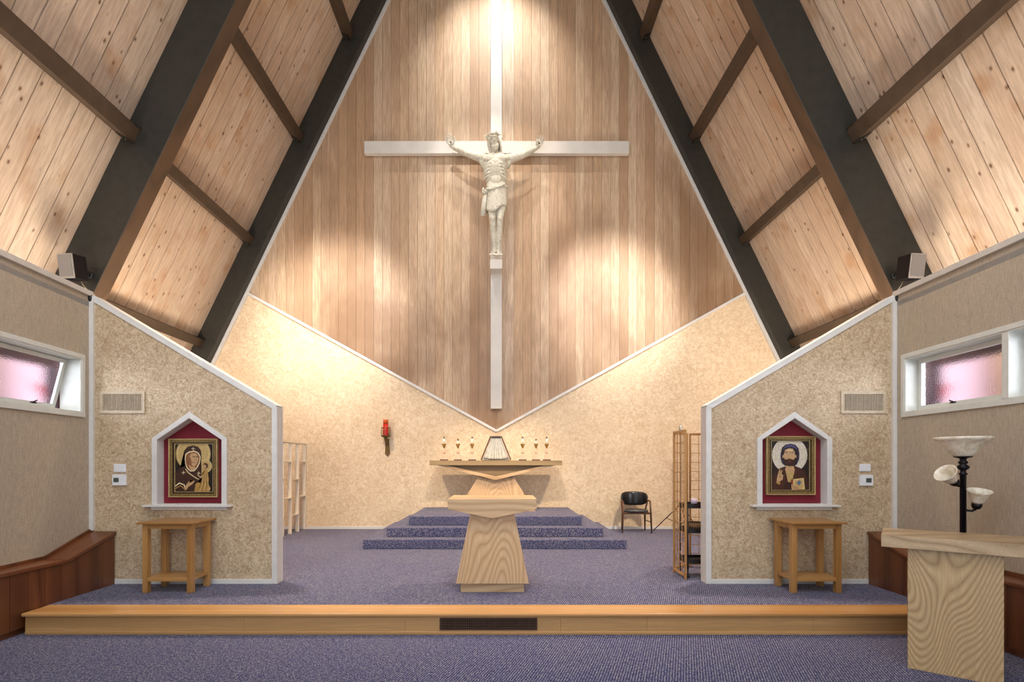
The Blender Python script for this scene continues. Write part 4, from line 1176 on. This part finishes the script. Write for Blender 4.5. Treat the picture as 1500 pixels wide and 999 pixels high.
# ================================================================ ICON PAINTINGS
def flatmat(n, h): return plain('paint_'+n, srgb(h), .45, var=.10, scale=40)
IC = {n: flatmat(n, h) for n, h in dict(dark='#1f1310', brown='#3d2218', maroon='#4f2a1c', gold='#c2a469', lgold='#dcc592', white='#d8cdbb', skin='#c69e72', shade='#8c5a38', hair='#2c1c22',
      hairhi='#4d4a78', ochre='#b08746', blue='#5d6c88', line='#f0dfb4', beard='#3b2019', red='#8c3a22').items()}
NAMES = list(IC)
def icon(nm, outer, inner, ox, oy, sc, Y, label, shapes):
    """outer, inner: (x0,x1,y0,y1) in marks of scale sc with origin (ox, oy)"""
    def P(x, y): p = at(ox+x/sc, oy+y/sc, Y); return (p.x, p.z)
    x0, z1 = P(outer[0], outer[2]); x1, z0 = P(outer[1], outer[3])
    a0, c1 = P(inner[0], inner[2]); a1, c0 = P(inner[1], inner[3])
    t = thing('framed_icon', label, 'picture', ((x0+x1)/2, Y, z0), 'framed icons in the niches')
    def ring(bm, o, i, d0, d1):
        for q in ((o[0], o[1], o[2], i[2]), (o[0], o[1], i[3], o[3]), (o[0], i[0], i[2], i[3]), (i[1], o[1], i[2], i[3])):
            box(bm, q[0], q[1], Y+d0, Y+d1, q[2], q[3])
    def ins(r, d): return (r[0]+d, r[1]-d, r[2]+d, r[3]-d)
    O_ = (x0, x1, z0, z1)
    bm = BM(); ring(bm, O_, ins(O_, .012), -.028, .018); obj('frame', bm, M['goldlt'], t, bevel=.003)
    # carved gold band: beading
    bm = BM(); B0 = ins(O_, .0125); ring(bm, B0, ins(B0, .030), -.020, .016)
    m_ = ins(B0, .015); stp = .0105
    for (u0, u1, hor, cst) in ((m_[0], m_[1], True, m_[2]), (m_[0], m_[1], True, m_[3]), (m_[2], m_[3], False, m_[0]), (m_[2], m_[3], False, m_[1])):
        k = int((u1-u0)/stp)
        for i in range(k+1):
            u = u0+(u1-u0)*i/k; c = (u, Y-.021, cst) if hor else (cst, Y-.021, u)
            r = bmesh.ops.create_icosphere(bm, subdivisions=1, radius=.0052)
            bmesh.ops.translate(bm, verts=r['verts'], vec=c)
    obj('carved_band', bm, M['gold'], t)
    I0 = (a0, a1, c0, c1)
    bm = BM(); ring(bm, ins(B0, .0305), ins(I0, -.006), -.010, .014); obj('dark_slip', bm, IC['dark'], t)
    bm = BM(); ring(bm, ins(I0, -.006), I0, -.014, .012); obj('inner_bead', bm, M['goldlt'], t)
    # painting: flat patches of colour
    bm = BM()
    lay = [0]
    def poly(col, pts, closed=True):
        lay[0] += 1; d = -.0002*lay[0]
        # clip to the picture
        q = [P(x, y) for x, y in pts]
        for axis, lim, sg in ((0, a0+.001, 1), (0, a1-.001, -1), (1, c0+.001, 1), (1, c1-.001, -1)):
            out = []
            for i in range(len(q)):
                A, B = q[i], q[(i+1) % len(q)]
                ia, ib = (A[axis]-lim)*sg >= 0, (B[axis]-lim)*sg >= 0
                if ia: out.append(A)
                if ia != ib:
                    tt = (lim-A[axis])/(B[axis]-A[axis]); out.append((A[0]+(B[0]-A[0])*tt, A[1]+(B[1]-A[1])*tt))
            q = out
            if len(q) < 3: return
        vs = [bm.verts.new((x, Y+d, z)) for x, z in q]
        f = bm.faces.new(vs); f.material_index = NAMES.index(col)
        bmesh.ops.triangulate(bm, faces=[f])
    def ell(col, cx, cy, rx, ry=None, a0_=0, a1_=360, n=36, rot=0):
        ry = ry or rx; cr, sr = math.cos(math.radians(rot)), math.sin(math.radians(rot))
        pts = []
        for i in range(n):
            a = math.radians(a0_ + (a1_-a0_)*i/(n if a1_-a0_ == 360 else n-1)); x, y = rx*math.cos(a), ry*math.sin(a)
            pts.append((cx+x*cr-y*sr, cy+x*sr+y*cr))
        poly(col, pts)
    def line(col, pts, w):
        for (p, q) in zip(pts, pts[1:]):
            p, q = Vector(p), Vector(q); n_ = (q-p); n_ = Vector((-n_.y, n_.x)).normalized()*w/2; e_ = (q-p).normalized()*w*.3
            poly(col, [tuple(p-n_-e_), tuple(q-n_+e_), tuple(q+n_+e_), tuple(p+n_-e_)]); lay[0] -= .8
        lay[0] += .8
    box(bm, a0, a1, Y+.0005, Y+.008, c0, c1, NAMES.index('dark'))
    shapes(poly, ell, line)
    obj('painting', bm, [IC[n] for n in NAMES], t, recalc=False)
def left_shapes(poly, ell, line):
    ell('gold', 488, 440, 150, 150); ell('lgold', 488, 440, 138, 138); ell('gold', 488, 440, 133, 133)
    ell('gold', 590, 545, 60); ell('lgold', 590, 545, 54); ell('gold', 590, 545, 50)
    poly('brown', [(335, 610), (375, 560), (415, 545), (405, 470), (412, 410), (440, 378), (488, 366), (530, 378), (555, 410), (560, 470), (548, 540), (560, 600), (545, 680), (520, 765), (335, 765)])
    poly('line', [(416, 480), (422, 440), (450, 420), (500, 412), (535, 430), (553, 465), (545, 520), (520, 565), (495, 590), (460, 590), (432, 560), (420, 520)])
    poly('shade', [(422, 480), (430, 445), (455, 427), (500, 420), (530, 437), (546, 468), (538, 515), (515, 560), (492, 582), (463, 582), (438, 555), (426, 520)])
    poly('skin', [(455, 470), (470, 438), (500, 432), (528, 450), (534, 485), (522, 520), (505, 545), (485, 545), (468, 520)])
    poly('skin', [(450, 530), (478, 552), (505, 548), (510, 566), (490, 582), (465, 580)])
    poly('shade', [(455, 470), (466, 470), (474, 505), (480, 525), (470, 520)])
    line('dark', [(483, 464), (494, 459), (505, 462)], 3.5); line('dark', [(515, 460), (524, 457), (532, 462)], 3.5)
    ell('dark', 495, 468, 6, 4); ell('dark', 523, 466, 6, 4); line('shade', [(512, 462), (515, 492), (506, 496)], 3)
    line('red', [(484, 516), (494, 511), (502, 516)], 5)
    line('line', [(424, 570), (452, 603), (492, 632), (530, 655), (560, 668)], 5); line('ochre', [(426, 590), (470, 622), (520, 655)], 4)
    for cx, cy, r in ((490, 395, 14), (406, 601, 14), (538, 605, 13)):
        line('line', [(cx-r, cy), (cx+r, cy)], 4); line('line', [(cx, cy-r), (cx, cy+r)], 4)
    line('maroon', [(380, 600), (400, 650), (410, 690)], 6); line('maroon', [(440, 640), (450, 700), (480, 760)], 6)
    line('line', [(338, 716), (372, 690), (412, 706), (420, 730)], 9); line('ochre', [(338, 738), (380, 712), (420, 745)], 7)
    poly('skin', [(418, 722), (440, 695), (462, 668), (468, 672), (455, 692), (498, 668), (505, 674), (484, 700), (450, 722), (436, 745), (420, 755)])
    line('shade', [(440, 708), (470, 690), (500, 674)], 2)
    poly('ochre', [(562, 600), (590, 575), (615, 590), (625, 650), (622, 700), (640, 735), (630, 765), (500, 765), (510, 700), (530, 685), (556, 690)])
    for i in range(6): line('lgold' if i % 2 else 'maroon', [(570+i*8, 605+i*4), (566+i*9, 650), (556+i*13, 700), (530+i*18, 758)], 2.5)
    ell('maroon', 596, 541, 21, 23); ell('skin', 588, 550, 15, 18); line('dark', [(579, 547), (585, 546)], 2.5); line('dark', [(592, 547), (597, 547)], 2.5)
    poly('skin', [(545, 640), (524, 618), (530, 614), (552, 634), (572, 622), (575, 634), (556, 650)])
    poly('skin', [(610, 740), (632, 722), (640, 745), (620, 760)])
def right_shapes(poly, ell, line):
    ell('white', 392, 450, 152, 156); 
    for y in (400, 483): line('gold', [(236, y), (556, y)], 2)
    for x in (300, 345, 425, 480): line('gold', [(x, 335), (x, 400)], 1.6)
    for x in (270, 500, 525): line('gold', [(x, 400), (x, 483)], 1.6)
    poly('beard', [(236, 760), (238, 620), (262, 585), (315, 560), (360, 545), (430, 542), (480, 560), (525, 590), (548, 640), (558, 760)])
    poly('maroon', [(244, 745), (255, 640), (300, 575), (345, 560), (352, 640), (345, 745)])
    poly('maroon', [(440, 560), (490, 575), (535, 630), (545, 700), (470, 640), (425, 640)])
    for i in range(5): line('dark', [(262+i*16, 600-i*6), (258+i*20, 680), (250+i*24, 745)], 3)
    for i in range(4): line('dark', [(455+i*20, 575+i*8), (470+i*20, 610+i*10), (520+i*8, 690)], 3)
    poly('skin', [(358, 540), (425, 540), (434, 580), (420, 640), (400, 685), (375, 680), (362, 620), (352, 575)])
    poly('gold', [(362, 585), (385, 610), (420, 585), (422, 640), (402, 684), (378, 680)]); 
    for i in range(4): line('ochre', [(372, 612+i*16), (414, 608+i*16)], 2)
    poly('hair', [(312, 440), (325, 385), (355, 360), (400, 352), (440, 362), (466, 392), (474, 440), (470, 490), (450, 530), (430, 545), (350, 540), (325, 520), (313, 480)])
    poly('hairhi', [(330, 400), (360, 368), (400, 360), (440, 372), (460, 405), (440, 392), (400, 378), (360, 384)])
    line('hairhi', [(322, 440), (322, 480), (335, 515)], 3); line('hairhi', [(464, 440), (462, 480), (450, 515)], 3)
    poly('skin', [(340, 440), (350, 405), (385, 392), (415, 395), (432, 420), (436, 470), (425, 500), (400, 510), (370, 508), (346, 488), (338, 465)])
    poly('lgold', [(360, 412), (385, 400), (410, 404), (418, 420), (390, 415)])
    poly('beard', [(338, 466), (350, 490), (368, 486), (385, 482), (405, 486), (425, 490), (437, 466), (438, 505), (420, 538), (388, 547), (358, 535), (340, 505)])
    line('red', [(374, 506), (388, 502), (402, 506)], 5); line('skin', [(386, 440), (384, 476), (394, 480)], 7); line('shade', [(380, 445), (378, 476), (386, 481), (396, 480)], 2.5)
    for cx in (360, 410):
        line('dark', [(cx-15, 428), (cx, 421), (cx+14, 427)], 4); ell('white', cx, 438, 11, 5); ell('dark', cx, 438, 5, 5)
    ell('skin', 333, 462, 6, 14); ell('skin', 440, 462, 6, 14)
    poly('skin', [(280, 640), (290, 605), (300, 572), (308, 568), (308, 600), (318, 578), (328, 580), (320, 612), (334, 622), (328, 660), (300, 680), (288, 700), (274, 690)])
    line('maroon', [(303, 600), (300, 640)], 2.5); line('maroon', [(316, 600), (310, 645)], 2.5); line('maroon', [(300, 640), (328, 636)], 2.5)
    poly('ochre', [(270, 690), (292, 672), (312, 690), (298, 706)])
    poly('gold', [(416, 655), (510, 645), (520, 745), (415, 748)]); poly('lgold', [(422, 661), (504, 652), (513, 740), (422, 742)]); poly('gold', [(428, 667), (498, 658), (506, 735), (428, 738)])
    poly('red', [(398, 665), (416, 655), (415, 748), (404, 746)])
    poly('blue', [(468, 662), (476, 680), (495, 684), (478, 694), (470, 715), (462, 696), (442, 692), (460, 680)]); ell('blue', 468, 688, 16)
    poly('skin', [(400, 700), (412, 705), (455, 722), (485, 735), (480, 745), (405, 748)])
    for i in range(3): line('shade', [(410, 712+i*9), (462, 732+i*5)], 2)
icon('l', (285, 705, 310, 812), (335, 660, 355, 765), 200, 590, 5.875, 6.025, 'gold-framed icon of a veiled woman holding a child, in the left niche', left_shapes)
icon('r', (183, 605, 288, 792), (232, 558, 330, 750), 1090, 590, 5.875, 6.025, 'gold-framed icon of a bearded man with a pale halo and book, in the right niche', right_shapes)
WORLD = 1.0; EXPOSURE = 0.74
LIGHTS = [
 # roof-mounted spots washing the back wall and the crucifix
 ('s', 'wall_wash_left', (-2.4, 5.4, 7.4), (-3.5, 10.8, 4.7), 1700, 36, 1, .12, 'neutral'),
 ('s', 'wall_wash_right', (2.2, 5.4, 7.4), (2.3, 10.8, 4.9), 1600, 34, 1, .12, 'neutral'),
 ('s', 'cross_spot_left', (-1.6, 7.5, 12.0), (-.2, 10.6, 6.6), 480, 34, .6, .05, 'neutral'),
 ('s', 'cross_spot_right', (1.5, 7.5, 12.0), (0, 10.6, 6.6), 330, 34, .6, .05, 'warm'),
 ('s', 'cross_spot_top', (-.1, 8.8, 12.6), (-.1, 10.8, 9.4), 560, 70, .9, .05, 'neutral'),
 ('s', 'sanctuary_down_left', (-3.6, 7.0, 7.0), (-2.2, 8.0, .2), 1150, 80, .9, .15, 'warm'),
 ('s', 'sanctuary_down_right', (3.4, 7.0, 7.0), (2.0, 8.0, .2), 1150, 80, .9, .15, 'warm'),
 # spots over the nave aimed at wings and altar
 ('s', 'wing_spot_left', (-3.2, 3.2, 6.0), (-3.9, 5.9, 2.6), 90, 60, .8, .1, 'warm2'),
 ('s', 'wing_spot_right', (3.0, 3.2, 6.0), (3.8, 5.9, 2.6), 90, 60, .8, .1, 'warm2'),
 ('s', 'altar_spot', (0, 3.6, 6.5), (-.1, 6.2, .8), 260, 60, .8, .1, 'warm2'),
 # cove strips on the ledges
 ('a', 'cove_left', (-5.7, 3.2, 3.62), (-5.7, 3.2, 9), 48, .3, 5.5, 'warm2'),
 ('a', 'cove_right', (5.5, 3.2, 3.62), (5.5, 3.2, 9), 48, .3, 5.5, 'warm2'),
 # unseen fill panels added behind the two wings to brighten the rear roof
 ('a', 'rear_roof_fill_left', (-5.3, 7.4, 2.2), (-5.8, 8.6, 6.5), 100, .5, 2.0, 'warm2'),
 ('a', 'rear_roof_fill_right', (5.1, 7.4, 2.2), (5.6, 8.6, 6.5), 100, .5, 2.0, 'warm2'),
 # daylight outside the side windows
 ('a', 'daylight_left', (-8.2, 2.0, 3.0), (-6.0, 6.8, 2.3), 230, 3, 2, 'cool'),
 ('a', 'daylight_right', (8.0, 2.0, 3.0), (5.8, 6.8, 2.3), 230, 3, 2, 'cool'),
 ('s', 'rear_altar_spot', (-.1, 4.6, 5.2), (-.1, 10.2, 1.3), 600, 30, .9, .05, 'warm'),
 ('a', 'nave_overhead_fill', (0, 2.2, 7.6), (0, 3.2, 0), 100, 2.5, 2.5, 'cool'),  # added overhead fill for floor and altar tops, no fixture here
]
# ================================================================ LIGHT, CAMERA
sc = bpy.context.scene
w = bpy.data.worlds.new('sky'); sc.world = w; w.use_nodes = True
w.node_tree.nodes['Background'].inputs['Color'].default_value = (.88, .94, 1.0, 1)
w.node_tree.nodes['Background'].inputs['Strength'].default_value = WORLD
def kelvin(t):
    return {'warm': (1, .80, .58), 'warm2': (1, .88, .72), 'neutral': (1, .95, .88), 'cool': (.80, .88, 1)}[t]
def spot(name, loc, target, power, size=60, blend=.6, rad=.06, c='warm2'):
    l = bpy.data.lights.new(name, 'SPOT'); l.energy = power; l.spot_size = math.radians(size); l.spot_blend = blend; l.shadow_soft_size = rad; l.color = kelvin(c)
    o = bpy.data.objects.new(name, l); C.objects.link(o); o.location = loc
    o.rotation_euler = (Vector(target)-Vector(loc)).to_track_quat('-Z', 'Y').to_euler(); return o
def area(name, loc, target, power, sx, sy, c='neutral'):
    l = bpy.data.lights.new(name, 'AREA'); l.shape = 'RECTANGLE'; l.size = sx; l.size_y = sy; l.energy = power; l.color = kelvin(c)
    o = bpy.data.objects.new(name, l); C.objects.link(o); o.location = loc
    o.rotation_euler = (Vector(target)-Vector(loc)).to_track_quat('-Z', 'Y').to_euler(); return o
for args in LIGHTS: (spot if args[0] == 's' else area)(*args[1:])
cam = bpy.data.cameras.new('camera'); co_ = bpy.data.objects.new('camera', cam); C.objects.link(co_)
co_.location = (0, 0, H); co_.rotation_euler = (PI/2, 0, 0)
cam.sensor_width = 36; cam.sensor_fit = 'HORIZONTAL'; cam.lens = 36*F/1500
cam.shift_x = (750-VX)/1500; cam.shift_y = (VY-499.5)/1500; cam.clip_start = .05
sc.camera = co_
sc.view_settings.view_transform = 'Standard'; sc.view_settings.look = 'None'; sc.view_settings.gamma = 1; sc.view_settings.use_curve_mapping = False
sc.view_settings.exposure = EXPOSURE
